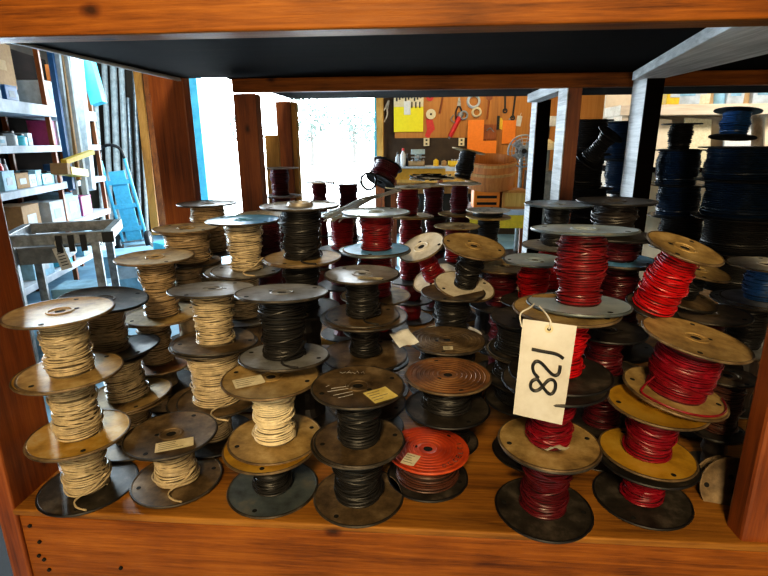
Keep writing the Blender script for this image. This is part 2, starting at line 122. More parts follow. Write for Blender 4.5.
{'x': -0.2463, 'y': 0.86, 'z': 0.0826, 'H': 0.0826, 'R': 0.08, 'ft': 'dark', 'fb': 'dark', 'wire': 'maroon', 'lv': 0, 'pos': 'third from top', 'desc': 'maroon stack under the grey cable'},
{'x': -0.2463, 'y': 0.86, 'z': 0.1653, 'H': 0.112, 'R': 0.0807, 'ft': 'blue', 'fb': 'dark', 'wire': 'maroon', 'lv': 1, 'pos': 'second from top', 'desc': 'maroon stack under the grey cable'},
{'x': -0.2461, 'y': 0.86, 'z': 0.2773, 'H': 0.112, 'R': 0.0821, 'ft': 'sky', 'fb': 'dark', 'wire': 'dred', 'lv': 1, 'rw': 0.42, 'pos': 'topmost', 'desc': 'maroon stack under the grey cable'},
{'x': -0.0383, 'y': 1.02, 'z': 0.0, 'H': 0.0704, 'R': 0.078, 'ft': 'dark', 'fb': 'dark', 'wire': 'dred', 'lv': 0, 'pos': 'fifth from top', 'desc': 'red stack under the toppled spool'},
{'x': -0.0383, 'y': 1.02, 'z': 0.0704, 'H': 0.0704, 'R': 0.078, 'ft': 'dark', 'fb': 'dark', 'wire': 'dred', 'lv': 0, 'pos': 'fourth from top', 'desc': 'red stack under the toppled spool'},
{'x': -0.0383, 'y': 1.02, 'z': 0.1407, 'H': 0.112, 'R': 0.078, 'ft': 'tan', 'fb': 'dark', 'wire': 'dred', 'lv': 1, 'pos': 'third from top', 'desc': 'red stack under the toppled spool'},
{'x': -0.0391, 'y': 1.02, 'z': 0.2527, 'H': 0.1087, 'R': 0.0767, 'ft': 'tan', 'fb': 'tan', 'wire': 'dred', 'lv': 1, 'pos': 'second from top', 'desc': 'red stack under the toppled spool'},
{'x': -0.0497, 'y': 1.02, 'z': 0.3615, 'H': 0.0954, 'R': 0.0755, 'ft': 'tan', 'fb': 'tan', 'wire': 'dred', 'lv': 1, 'rw': 0.46, 'pos': 'topmost', 'desc': 'red stack under the toppled spool'},
{'x': 0.0477, 'y': 1.16, 'z': 0.004, 'H': 0.0742, 'R': 0.0752, 'ft': 'dark', 'fb': 'dark', 'wire': 'maroon', 'lv': 0, 'pos': 'fifth from top', 'desc': 'plum stack behind the toppled spool'},
{'x': 0.0477, 'y': 1.16, 'z': 0.0782, 'H': 0.0742, 'R': 0.0752, 'ft': 'dark', 'fb': 'dark', 'wire': 'maroon', 'lv': 0, 'pos': 'fourth from top', 'desc': 'plum stack behind the toppled spool'},
{'x': 0.0477, 'y': 1.16, 'z': 0.1524, 'H': 0.0742, 'R': 0.0752, 'ft': 'dark', 'fb': 'dark', 'wire': 'maroon', 'lv': 0, 'pos': 'third from top', 'desc': 'plum stack behind the toppled spool'},
{'x': 0.0477, 'y': 1.16, 'z': 0.2266, 'H': 0.112, 'R': 0.0752, 'ft': 'dark', 'fb': 'dark', 'wire': 'maroon', 'lv': 1, 'pos': 'second from top', 'desc': 'plum stack behind the toppled spool'},
{'x': 0.0383, 'y': 1.16, 'z': 0.3386, 'H': 0.1134, 'R': 0.0705, 'ft': 'tan', 'fb': 'dark', 'wire': 'maroon', 'lv': 1, 'rw': 0.5, 'pos': 'topmost', 'desc': 'plum stack behind the toppled spool'},
{'x': 0.1263, 'y': 1.06, 'z': 0.0, 'H': 0.0687, 'R': 0.0751, 'ft': 'dark', 'fb': 'dark', 'wire': 'maroon', 'lv': 0, 'pos': 'fifth from top', 'desc': 'white-lidded dark stack by the wooden tub'},
{'x': 0.1263, 'y': 1.06, 'z': 0.0687, 'H': 0.0687, 'R': 0.0751, 'ft': 'dark', 'fb': 'dark', 'wire': 'maroon', 'lv': 0, 'pos': 'fourth from top', 'desc': 'white-lidded dark stack by the wooden tub'},
{'x': 0.1263, 'y': 1.06, 'z': 0.1374, 'H': 0.112, 'R': 0.0751, 'ft': 'dark', 'fb': 'dark', 'wire': 'maroon', 'lv': 1, 'pos': 'third from top', 'desc': 'white-lidded dark stack by the wooden tub'},
{'x': 0.1259, 'y': 1.06, 'z': 0.2494, 'H': 0.1138, 'R': 0.0704, 'ft': 'tan', 'fb': 'dark', 'wire': 'maroon', 'lv': 1, 'pos': 'second from top', 'desc': 'white-lidded dark stack by the wooden tub'},
{'x': 0.1225, 'y': 1.06, 'z': 0.3632, 'H': 0.1016, 'R': 0.0693, 'ft': 'light', 'fb': 'tan', 'wire': 'maroon', 'lv': 1, 'rw': 0.42, 'pos': 'topmost', 'desc': 'white-lidded dark stack by the wooden tub'},
{'x': 0.101, 'y': 0.82, 'z': 0.0, 'H': 0.0828, 'R': 0.067, 'ft': 'dark', 'fb': 'dark', 'wire': 'maroon', 'lv': 0, 'pos': 'fourth from top', 'desc': 'tan-lidded stack before the white-lidded one'},
{'x': 0.101, 'y': 0.82, 'z': 0.0828, 'H': 0.0828, 'R': 0.067, 'ft': 'dark', 'fb': 'dark', 'wire': 'maroon', 'lv': 0, 'pos': 'third from top', 'desc': 'tan-lidded stack before the white-lidded one'},
{'x': 0.101, 'y': 0.82, 'z': 0.1657, 'H': 0.0828, 'R': 0.067, 'ft': 'dark', 'fb': 'dark', 'wire': 'maroon', 'lv': 0, 'pos': 'second from top', 'desc': 'tan-lidded stack before the white-lidded one'},
{'x': 0.101, 'y': 0.82, 'z': 0.2485, 'H': 0.112, 'R': 0.067, 'ft': 'tan', 'fb': 'dark', 'wire': 'dred', 'lv': 1, 'rw': 0.5, 'pos': 'topmost', 'desc': 'tan-lidded stack before the white-lidded one'},
{'x': 0.1992, 'y': 0.87, 'z': 0.004, 'H': 0.1321, 'R': 0.065, 'ft': 'dark', 'fb': 'dark', 'wire': 'dark', 'lv': 0, 'pos': 'fourth from top', 'desc': 'pale double-lidded stack below the wooden tub'},
{'x': 0.1992, 'y': 0.87, 'z': 0.1361, 'H': 0.1321, 'R': 0.065, 'ft': 'dark', 'fb': 'dark', 'wire': 'dark', 'lv': 0, 'pos': 'third from top', 'desc': 'pale double-lidded stack below the wooden tub'},
{'x': 0.1992, 'y': 0.87, 'z': 0.2683, 'H': 0.112, 'R': 0.065, 'ft': 'tan', 'fb': 'dark', 'wire': 'black', 'lv': 1, 'pos': 'second from top', 'desc': 'pale double-lidded stack below the wooden tub'},
{'x': 0.1952, 'y': 0.87, 'z': 0.3803, 'H': 0.021, 'R': 0.0648, 'ft': 'light', 'fb': 'tan', 'wire': 'black', 'lv': 1, 'rw': 0.7, 'pos': 'topmost', 'desc': 'pale double-lidded stack below the wooden tub'},
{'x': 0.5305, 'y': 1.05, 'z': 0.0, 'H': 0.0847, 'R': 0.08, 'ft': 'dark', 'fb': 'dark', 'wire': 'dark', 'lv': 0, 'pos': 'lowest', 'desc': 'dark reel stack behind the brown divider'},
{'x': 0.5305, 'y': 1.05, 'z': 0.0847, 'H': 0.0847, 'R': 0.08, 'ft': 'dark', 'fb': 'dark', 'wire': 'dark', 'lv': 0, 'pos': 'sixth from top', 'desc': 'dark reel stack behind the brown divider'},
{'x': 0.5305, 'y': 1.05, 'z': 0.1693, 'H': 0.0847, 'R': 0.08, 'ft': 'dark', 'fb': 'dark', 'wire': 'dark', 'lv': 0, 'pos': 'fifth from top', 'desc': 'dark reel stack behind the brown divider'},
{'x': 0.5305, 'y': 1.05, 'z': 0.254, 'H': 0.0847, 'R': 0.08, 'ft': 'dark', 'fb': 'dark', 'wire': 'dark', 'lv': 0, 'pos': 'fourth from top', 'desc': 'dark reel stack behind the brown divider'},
{'x': 0.5305, 'y': 1.05, 'z': 0.3386, 'H': 0.112, 'R': 0.0823, 'ft': 'black', 'fb': 'black', 'wire': 'black', 'lv': 1, 'rw': 0.75, 'pos': 'third from top', 'desc': 'dark reel stack behind the brown divider'},
{'x': 0.5138, 'y': 1.05, 'z': 0.4506, 'H': 0.106, 'R': 0.081, 'ft': 'black', 'fb': 'black', 'wire': 'black', 'lv': 1, 'rw': 0.75, 'pos': 'second from top', 'desc': 'dark reel stack behind the brown divider'},
{'x': 0.5159, 'y': 1.05, 'z': 0.5566, 'H': 0.1038, 'R': 0.0765, 'ft': 'black', 'fb': 'black', 'wire': 'black', 'lv': 1, 'rw': 0.75, 'pos': 'topmost', 'desc': 'dark reel stack behind the brown divider'},
{'x': 0.4879, 'y': 0.9223, 'z': 0.5388, 'H': 0.1, 'R': 0.0394, 'ft': 'black', 'fb': 'black', 'wire': 'black', 'lv': 1, 'tilt': (25.0, 30.0), 'rw': 0.6, 'pos': '', 'desc': 'tilted black reel beside the pale post'},
{'x': 0.7138, 'y': 1.24, 'z': 0.0, 'H': 0.105, 'R': 0.08, 'ft': 'dark', 'fb': 'dark', 'wire': 'dark', 'lv': 0, 'pos': 'sixth from top', 'desc': 'dim reel stack behind the pale post'},
{'x': 0.7138, 'y': 1.24, 'z': 0.105, 'H': 0.105, 'R': 0.08, 'ft': 'dark', 'fb': 'dark', 'wire': 'dark', 'lv': 0, 'pos': 'fifth from top', 'desc': 'dim reel stack behind the pale post'},
{'x': 0.7138, 'y': 1.24, 'z': 0.2101, 'H': 0.105, 'R': 0.08, 'ft': 'dark', 'fb': 'dark', 'wire': 'dark', 'lv': 0, 'pos': 'fourth from top', 'desc': 'dim reel stack behind the pale post'},
{'x': 0.7138, 'y': 1.24, 'z': 0.3151, 'H': 0.105, 'R': 0.08, 'ft': 'dark', 'fb': 'dark', 'wire': 'dark', 'lv': 0, 'pos': 'third from top', 'desc': 'dim reel stack behind the pale post'},
{'x': 0.7138, 'y': 1.24, 'z': 0.4201, 'H': 0.112, 'R': 0.0808, 'ft': 'black', 'fb': 'black', 'wire': 'navy', 'lv': 1, 'rw': 0.75, 'pos': 'second from top', 'desc': 'dim reel stack behind the pale post'},
{'x': 0.6951, 'y': 1.24, 'z': 0.5321, 'H': 0.1287, 'R': 0.0793, 'ft': 'black', 'fb': 'black', 'wire': 'navy', 'lv': 1, 'rw': 0.75, 'pos': 'topmost', 'desc': 'dim reel stack behind the pale post'},
{'x': 0.9183, 'y': 1.2, 'z': 0.0, 'H': 0.1137, 'R': 0.08, 'ft': 'dark', 'fb': 'dark', 'wire': 'dark', 'lv': 0, 'pos': 'sixth from top', 'desc': 'blue-black reel stack beyond the pale post'},
{'x': 0.9183, 'y': 1.2, 'z': 0.1137, 'H': 0.1137, 'R': 0.08, 'ft': 'dark', 'fb': 'dark', 'wire': 'dark', 'lv': 0, 'pos': 'fifth from top', 'desc': 'blue-black reel stack beyond the pale post'},
{'x': 0.9183, 'y': 1.2, 'z': 0.2275, 'H': 0.112, 'R': 0.0928, 'ft': 'black', 'fb': 'black', 'wire': 'black', 'lv': 1, 'rw': 0.75, 'pos': 'fourth from top', 'desc': 'blue-black reel stack beyond the pale post'},
{'x': 0.8956, 'y': 1.2, 'z': 0.3395, 'H': 0.1083, 'R': 0.0915, 'ft': 'black', 'fb': 'black', 'wire': 'navy', 'lv': 1, 'rw': 0.75, 'pos': 'third from top', 'desc': 'blue-black reel stack beyond the pale post'},
{'x': 0.8782, 'y': 1.2, 'z': 0.4478, 'H': 0.1183, 'R': 0.0899, 'ft': 'black', 'fb': 'black', 'wire': 'navy', 'lv': 1, 'rw': 0.75, 'pos': 'second from top', 'desc': 'blue-black reel stack beyond the pale post'},
{'x': 0.8723, 'y': 1.2, 'z': 0.5661, 'H': 0.0852, 'R': 0.062, 'ft': 'black', 'fb': 'black', 'wire': 'black', 'lv': 1, 'rw': 0.6, 'pos': 'topmost', 'desc': 'blue-black reel stack beyond the pale post'},
{'x': 0.9796, 'y': 0.93, 'z': 0.0, 'H': 0.161, 'R': 0.08, 'ft': 'dark', 'fb': 'dark', 'wire': 'dark', 'lv': 0, 'pos': 'sixth from top', 'desc': 'large reel stack under the blue coil'},
{'x': 0.9796, 'y': 0.93, 'z': 0.161, 'H': 0.112, 'R': 0.127, 'ft': 'black', 'fb': 'black', 'wire': 'black', 'lv': 1, 'rw': 0.75, 'pos': 'fifth from top', 'desc': 'large reel stack under the blue coil'},
{'x': 0.9558, 'y': 0.93, 'z': 0.273, 'H': 0.1013, 'R': 0.1227, 'ft': 'black', 'fb': 'black', 'wire': 'black', 'lv': 1, 'rw': 0.75, 'pos': 'fourth from top', 'desc': 'large reel stack under the blue coil'},
{'x': 0.9478, 'y': 0.93, 'z': 0.3744, 'H': 0.1097, 'R': 0.1223, 'ft': 'black', 'fb': 'black', 'wire': 'navy', 'lv': 1, 'rw': 0.8, 'pos': 'third from top', 'desc': 'large reel stack under the blue coil'},
{'x': 0.9255, 'y': 0.93, 'z': 0.4841, 'H': 0.0944, 'R': 0.1109, 'ft': 'black', 'fb': 'black', 'wire': 'navy', 'lv': 1, 'rw': 0.8, 'pos': 'second from top', 'desc': 'large reel stack under the blue coil'},
{'x': 0.8891, 'y': 0.9222, 'z': 0.6039, 'H': 0.075, 'R': 0.0596, 'ft': 'black', 'fb': 'black', 'wire': 'blue', 'lv': 1, 'tilt': (-6.0, 6.0), 'rw': 0.6, 'pos': 'topmost', 'desc': 'large reel stack under the blue coil'},
]


# ------------------------------------------------------------------ materials
def nt(name):
    m = bpy.data.materials.new(name); m.use_nodes = True
    t = m.node_tree; b = t.nodes['Principled BSDF']
    return m, t, b
def node(t, kind, **kw):
    n = t.nodes.new(kind)
    for k, v in kw.items():
        if k in n.inputs: n.inputs[k].default_value = v
        else: setattr(n, k, v)
    return n
def ramp(t, pts):
    r = t.nodes.new('ShaderNodeValToRGB'); e = r.color_ramp.elements
    while len(e) < len(pts): e.new(.5)
    for k, (p, c) in enumerate(pts):
        e[k].position = p; e[k].color = (c[0], c[1], c[2], 1)
    return r
def noisy(name, c1, c2, scale=40, rough=.6, metal=0., bump=.15, stretch=(1,1,1), c3=None, detail=6, rough2=None, emit=None, dist=.002):
    m, t, b = nt(name); L = t.links.new
    tc = node(t, 'ShaderNodeTexCoord'); oi = node(t, 'ShaderNodeObjectInfo')
    add = node(t, 'ShaderNodeVectorMath', operation='ADD')
    mul = node(t, 'ShaderNodeMath', operation='MULTIPLY'); mul.inputs[1].default_value = 17.
    L(oi.outputs['Random'], mul.inputs[0]); L(mul.outputs[0], add.inputs[1])
    mp = node(t, 'ShaderNodeMapping'); mp.inputs['Scale'].default_value = stretch
    L(tc.outputs['Object'], mp.inputs['Vector']); L(mp.outputs[0], add.inputs[0])
    n1 = node(t, 'ShaderNodeTexNoise', Scale=scale, Detail=detail, Roughness=.65)
    L(add.outputs[0], n1.inputs['Vector'])
    pts = [(.35, c1), (.62, c2)] if c3 is None else [(.32, c1), (.52, c2), (.68, c3)]
    r = ramp(t, pts); L(n1.outputs['Fac'], r.inputs['Fac']); L(r.outputs['Color'], b.inputs['Base Color'])
    b.inputs['Metallic'].default_value = metal; b.inputs['Roughness'].default_value = rough
    if rough2 is not None:
        mr = node(t, 'ShaderNodeMapRange'); mr.inputs['To Min'].default_value = rough; mr.inputs['To Max'].default_value = rough2
        L(n1.outputs['Fac'], mr.inputs['Value']); L(mr.outputs[0], b.inputs['Roughness'])
    if bump:
        n2 = node(t, 'ShaderNodeTexNoise', Scale=scale*4, Detail=3)
        L(add.outputs[0], n2.inputs['Vector'])
        bp = node(t, 'ShaderNodeBump', Strength=bump, Distance=dist)
        L(n2.outputs['Fac'], bp.inputs['Height']); L(bp.outputs[0], b.inputs['Normal'])
    if emit: b.inputs['Emission Color'].default_value = (*emit[0], 1); b.inputs['Emission Strength'].default_value = emit[1]
    return m
def wood(name, dark, mid, light, axis, rough=.5, scale=7., bump=.25, knots=True, spec=.5):
    m, t, b = nt(name); L = t.links.new
    tc = node(t, 'ShaderNodeTexCoord')
    st = [1, 1, 1]; st[axis] = .045
    mp = node(t, 'ShaderNodeMapping'); mp.inputs['Scale'].default_value = st
    L(tc.outputs['Object'], mp.inputs['Vector'])
    n1 = node(t, 'ShaderNodeTexNoise', Scale=scale*22, Detail=6, Roughness=.75, Distortion=.4); L(mp.outputs[0], n1.inputs['Vector'])
    n2 = node(t, 'ShaderNodeTexNoise', Scale=scale*4, Detail=4, Roughness=.6, Distortion=1.2); L(mp.outputs[0], n2.inputs['Vector'])
    n3 = node(t, 'ShaderNodeTexNoise', Scale=scale*.7, Detail=4); L(tc.outputs['Object'], n3.inputs['Vector'])
    def mad(a, k, c=None):
        q = node(t, 'ShaderNodeMath', operation='MULTIPLY_ADD' if c is not None else 'MULTIPLY'); q.inputs[1].default_value = k; L(a, q.inputs[0])
        if c is not None: L(c, q.inputs[2])
        return q.outputs[0]
    f = mad(n1.outputs['Fac'], .42, mad(n2.outputs['Fac'], .38, mad(n3.outputs['Fac'], .34)))
    r = ramp(t, [(.44, dark), (.56, mid), (.70, light)]); L(f, r.inputs['Fac'])
    col = r.outputs['Color']
    if knots:
        sx = node(t, 'ShaderNodeSeparateXYZ'); L(tc.outputs['Object'], sx.inputs[0])
        o = [k for k in range(3) if k != axis]
        ad = node(t, 'ShaderNodeMath', operation='ADD'); L(sx.outputs[o[0]], ad.inputs[0]); L(sx.outputs[o[1]], ad.inputs[1])
        al = node(t, 'ShaderNodeMath', operation='MULTIPLY'); al.inputs[1].default_value = .6; L(sx.outputs[axis], al.inputs[0])
        cb = node(t, 'ShaderNodeCombineXYZ'); L(al.outputs[0], cb.inputs[0]); L(ad.outputs[0], cb.inputs[1])
        wn = node(t, 'ShaderNodeTexNoise', Scale=60, Detail=2); L(tc.outputs['Object'], wn.inputs['Vector'])
        wv = node(t, 'ShaderNodeVectorMath', operation='MULTIPLY_ADD'); wv.inputs[1].default_value = (.006,.006,0); L(wn.outputs['Color'], wv.inputs[0]); L(cb.outputs[0], wv.inputs[2])
        vo = node(t, 'ShaderNodeTexVoronoi', Scale=scale*.55, voronoi_dimensions='2D'); L(wv.outputs[0], vo.inputs['Vector'])
        kr = ramp(t, [(.010, (.10, .07, .05)), (.026, (.55, .45, .4)), (.042, (1, 1, 1))]); L(vo.outputs['Distance'], kr.inputs['Fac'])
        mm = node(t, 'ShaderNodeMix', data_type='RGBA', blend_type='MULTIPLY'); mm.inputs[0].default_value = .9
        L(col, mm.inputs[6]); L(kr.outputs['Color'], mm.inputs[7]); col = mm.outputs[2]
    L(col, b.inputs['Base Color'])
    b.inputs['Roughness'].default_value = rough; b.inputs['Specular IOR Level'].default_value = spec
    bp = node(t, 'ShaderNodeBump', Strength=bump, Distance=.002); L(n1.outputs['Fac'], bp.inputs['Height']); L(bp.outputs[0], b.inputs['Normal'])
    return m
def plain(name, c, rough=.6, metal=0., k=.8, scale=30, bump=.1):
    return noisy(name, tuple(x*k for x in c), c, scale=scale, rough=rough, metal=metal, bump=bump)

OD, OM, OL = (.065,.016,.002), (.24,.072,.006), (.40,.138,.016)
WX = wood('varnished_pine_long', OD, OM, OL, 0, spec=.25, bump=.5)
WXs = wood('shelf_board_pine', (.09,.034,.006), (.27,.112,.016), (.42,.19,.03), 0, rough=.55, spec=.3, bump=.5)
WZ = wood('varnished_pine_post', (.10,.022,.005), (.22,.055,.009), (.33,.10,.018), 2)
WY = wood('varnished_pine_deep', (.09,.03,.01), (.19,.06,.012), (.26,.09,.02), 1)
WDK = wood('dark_shaded_board', (.003,.0015,.001), (.005,.003,.0022), (.009,.005,.004), 0, rough=.95, spec=.05)  # near-black colour carries the shade under shelves and on post fronts
WGR = wood('lit_grey_board', (.36,.36,.36), (.6,.6,.6), (.85,.85,.85), 1, rough=.85, bump=.7, knots=False)  # wood with the daylight put into its pale grey
WYL = wood('yellow_pine', (.3,.16,.03), (.5,.28,.06), (.65,.4,.12), 2, knots=False)
WPB = wood('peg_board_brown', (.26,.10,.02), (.42,.17,.03), (.5,.22,.05), 2, rough=.6, scale=1.2, knots=False)
WCR = wood('pale_board', (.5,.38,.26), (.7,.56,.42), (.85,.74,.6), 0, rough=.7, scale=2, knots=False)

FL = {
 'tan':   noisy('flange_tan_metal', (.20,.125,.045), (.42,.285,.11), 26, .5, .2, .15, c3=(.56,.42,.21), rough2=.65),
 'gold':  noisy('flange_golden_metal', (.26,.145,.02), (.50,.30,.055), 22, .45, .25, .12, c3=(.56,.42,.2), rough2=.6),
 'yellow':noisy('flange_yellow_metal', (.34,.17,.012), (.58,.33,.03), 18, .42, .25, .1, c3=(.66,.42,.07)),
 'umber': noisy('flange_umber_metal', (.05,.033,.017), (.15,.10,.05), 26, .45, .3, .18, c3=(.27,.195,.11), rough2=.62),
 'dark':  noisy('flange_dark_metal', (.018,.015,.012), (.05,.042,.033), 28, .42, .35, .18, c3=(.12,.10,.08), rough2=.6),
 'black': noisy('flange_black_plastic', (.004,.004,.005), (.010,.010,.012), 26, .5, 0., .1),
 'gray':  noisy('flange_grey_metal', (.14,.125,.105), (.30,.28,.25), 26, .45, .3, .15, c3=(.42,.40,.37)),
 'steel': noisy('flange_galvanised_steel', (.19,.19,.195), (.40,.41,.43), 20, .36, .4, .12, c3=(.5,.53,.57), rough2=.5),
 'bluegray': noisy('flange_blue_grey_metal', (.06,.075,.085), (.12,.15,.17), 22, .45, .4, .12, c3=(.2,.2,.18)),
 'blue':  noisy('flange_blue_sheen_steel', (.06,.24,.50), (.14,.42,.74), 20, .4, .15, .1, c3=(.3,.58,.82)),  # plain steel, blue sky reflection put into the colour
 'sky':   noisy('flange_pale_sky_sheen_steel', (.34,.44,.52), (.48,.58,.66), 20, .36, .35, .1, c3=(.58,.66,.72)),  # paler steel lids, bluish daylight glare mixed into the colour
 'light': noisy('flange_chalky_metal', (.5,.45,.36), (.72,.67,.57), 24, .55, .1, .12, c3=(.82,.78,.7)),
 'rust':  noisy('flange_rusted_metal', (.11,.05,.02), (.27,.12,.04), 24, .5, .3, .2, c3=(.36,.19,.08)),
 'orange':noisy('flange_orange_paint', (.30,.03,.008), (.48,.06,.014), 22, .5, 0., .1, c3=(.58,.10,.025)),
}
RIM = {k: FL['umber' if k in ('tan','gold','yellow','light','rust') else ('black' if k in ('dark','black') else 'dark')] for k in FL}
RIM['orange'] = FL['orange']; RIM['sky'] = FL['bluegray']
def wiremat(n, c, rough=.45, k=.55): return noisy('wire_'+n, tuple(x*k for x in c), c, 60, rough, 0., 0)
WI = {'cream': wiremat('cream', (.60,.49,.32)), 'white': wiremat('bright_cream', (.85,.74,.52), .45, .75), 'tanw': wiremat('dusty_tan', (.40,.29,.17)),
 'black': wiremat('black', (.020,.019,.019), .45), 'red': wiremat('bright_red', (.52,.006,.010), .36, .6), 'dred': wiremat('deep_red', (.22,.01,.014), .35, .55),
 'crimson': wiremat('crimson', (.25,.005,.017), .38, .5), 'maroon': wiremat('maroon', (.10,.008,.013), .35), 'rust': wiremat('rust_brown', (.10,.035,.02), .45),
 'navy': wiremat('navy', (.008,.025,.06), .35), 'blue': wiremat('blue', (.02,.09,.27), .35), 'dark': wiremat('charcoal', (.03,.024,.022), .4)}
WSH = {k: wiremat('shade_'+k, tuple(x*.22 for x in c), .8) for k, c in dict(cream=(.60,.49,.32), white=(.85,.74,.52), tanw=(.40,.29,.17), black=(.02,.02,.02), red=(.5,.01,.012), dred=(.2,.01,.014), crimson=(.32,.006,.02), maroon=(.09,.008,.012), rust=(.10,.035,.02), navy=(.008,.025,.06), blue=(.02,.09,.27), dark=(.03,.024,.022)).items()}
WN = {'cream':'cream', 'white':'bright cream', 'tanw':'dusty tan', 'black':'black', 'red':'bright red', 'dred':'deep red', 'crimson':'crimson', 'maroon':'maroon', 'rust':'rust brown', 'navy':'navy', 'blue':'blue', 'dark':'charcoal'}
FN = {'tan':'tan', 'yellow':'yellow', 'umber':'dark brown', 'dark':'blackened', 'black':'black', 'gray':'grey', 'steel':'steel', 'bluegray':'blue grey', 'blue':'bright blue', 'light':'whitish', 'rust':'rusty', 'orange':'orange', 'gold':'golden tan', 'sky':'pale blue'}
HOLE = plain('hole_black', (.004,.004,.004), .9)
PAPER = noisy('paper_cream', (.6,.52,.33), (.74,.66,.46), 60, .8, 0, .05)
PYEL = noisy('paper_yellow', (.62,.5,.14), (.76,.64,.25), 60, .8, 0, .05)
PWHT = noisy('paper_white', (.6,.62,.62), (.74,.75,.74), 60, .8, 0, .05)
TAGM = noisy('tag_card', (.50,.47,.42), (.62,.60,.56), 14, .8, 0, .08, c3=(.68,.67,.64))
INK = plain('marker_ink', (.015,.015,.016), .5)
INKB = plain('faded_print', (.2,.16,.09), .8)
CHALK = plain('chalk_white', (.5,.5,.48), .9)
STRG = plain('string_white', (.7,.66,.56), .8)
BLKM = plain('black_metal', (.02,.02,.022), .4, .3)
STEEL = noisy('bare_steel', (.18,.19,.2), (.36,.38,.4), 20, .4, .6, .1)
GALV = noisy('galvanised_tube', (.42,.43,.43), (.68,.68,.66), 12, .5, 0., .1)
RUBBER = plain('rubber_black', (.015,.015,.016), .8)

# ------------------------------------------------------------------ mesh tools
class MB:
    def __init__(s): s.v = []; s.f = []; s.m = []
    def face(s, idx, mi=0): s.f.append(idx); s.m.append(mi)
    def add(s, vs, fs, mi=0, M=None):
        o = len(s.v)
        s.v += [tuple(M @ Vector(p)) for p in vs] if M else [tuple(p) for p in vs]
        for f in fs: s.face(tuple(i+o for i in f), mi)
        return s
    def box(s, c, d, mi=0, rot=None, taper=1.):
        x, y, z = d[0]/2, d[1]/2, d[2]/2
        vs = [(-x,-y,-z),(x,-y,-z),(x,y,-z),(-x,y,-z),(-x*taper,-y*taper,z),(x*taper,-y*taper,z),(x*taper,y*taper,z),(-x*taper,y*taper,z)]
        M = Matrix.Translation(c) @ (Euler(rot).to_matrix().to_4x4() if rot else Matrix())
        return s.add(vs, [(0,3,2,1),(4,5,6,7),(0,1,5,4),(1,2,6,5),(2,3,7,6),(3,0,4,7)], mi, M)
    def hexa(s, p, mi=0):   # 8 corners: bottom loop then top loop
        return s.add(p, [(0,3,2,1),(4,5,6,7),(0,1,5,4),(1,2,6,5),(2,3,7,6),(3,0,4,7)], mi)
    def beam(s, a, b, w, h, mi=0, up=(0,0,1)):
        a = Vector(a); b = Vector(b); d = (b-a).normalized(); u = Vector(up)
        if abs(d.dot(u)) > .95: u = Vector((0,1,0))
        r = d.cross(u).normalized(); u = r.cross(d)
        vs = [p + r*sx*w/2 + u*sz*h/2 for p in (a, b) for sx, sz in ((-1,-1),(1,-1),(1,1),(-1,1))]
        return s.add(vs, [(0,3,2,1),(4,5,6,7),(0,1,5,4),(1,2,6,5),(2,3,7,6),(3,0,4,7)], mi)
    def lathe(s, prof, n=48, mi=0, M=None, close=False):
        vs = []; fs = []
        for k in range(n):
            a = 2*PI*k/n; c, si = math.cos(a), math.sin(a)
            vs += [(r*c, r*si, z) for r, z in prof]
        m = len(prof)
        for k in range(n):
            k2 = (k+1) % n
            for j in range(m if close else m-1):
                j2 = (j+1) % m
                fs.append((k*m+j, k2*m+j, k2*m+j2, k*m+j2))
        return s.add(vs, fs, mi, M)
    def cyl(s, a, b, r, n=16, mi=0, r2=None):
        a = Vector(a); b = Vector(b); d = b-a; q = Vector((0,0,1)).rotation_difference(d).to_matrix().to_4x4()
        r2 = r if r2 is None else r2; L = d.length
        return s.lathe([(0,0),(r,0),(r2,L),(0,L)], n, mi, Matrix.Translation(a) @ q)
    def tube(s, pts, r, n=6, mi=0, closed=False, cap=True):
        P = [Vector(p) for p in pts]; K = len(P); vs = []; fs = []
        u = None
        for k in range(K):
            if closed: d = P[(k+1) % K]-P[k-1]
            else: d = P[min(k+1, K-1)]-P[max(k-1, 0)]
            d.normalize()
            if u is None:
                u = d.cross(Vector((0,0,1)))
                if u.length < .05: u = d.cross(Vector((1,0,0)))
            u = (u - d*u.dot(d)).normalized(); w = d.cross(u)
            rr = r[k] if isinstance(r, (list, tuple)) else r
            for j in range(n):
                a = 2*PI*j/n; vs.append(P[k]+u*(rr*math.cos(a))+w*(rr*math.sin(a)))
        for k in range(K if closed else K-1):
            k2 = (k+1) % K
            for j in range(n):
                j2 = (j+1) % n; fs.append((k*n+j, k*n+j2, k2*n+j2, k2*n+j))
        if cap and not closed: fs += [tuple(range(n-1,-1,-1)), tuple((K-1)*n+j for j in range(n))]
        return s.add(vs, fs, mi)
    def poly(s, pts, th, nrm, mi=0):      # flat polygon with thickness along nrm
        P = [Vector(p) for p in pts]; n = Vector(nrm).normalized()*th; k = len(P)
        return s.add(P+[p+n for p in P], [tuple(range(k-1,-1,-1)), tuple(range(k,2*k))]+[(i,(i+1)%k,(i+1)%k+k,i+k) for i in range(k)], mi)
    def build(s, name, mats, parent=None, loc=(0,0,0), rot=None, smooth=False, bevel=0, ang=35):
        me = bpy.data.meshes.new(name); me.from_pydata(s.v, [], s.f)
        if not isinstance(mats, (list, tuple)): mats = [mats]
        for m in mats: me.materials.append(m)
        me.polygons.foreach_set('material_index', s.m)
        me.update()
        o = bpy.data.objects.new(name, me); COL.objects.link(o); o.location = loc
        if rot: o.rotation_euler = rot
        if parent: o.parent = parent
        if smooth:
            me.polygons.foreach_set('use_smooth', [True]*len(me.polygons))
            me.set_sharp_from_angle(angle=rad(ang))
        if bevel:
            b = o.modifiers.new('edge', 'BEVEL'); b.width = bevel; b.segments = 2; b.limit_method = 'ANGLE'
        return o
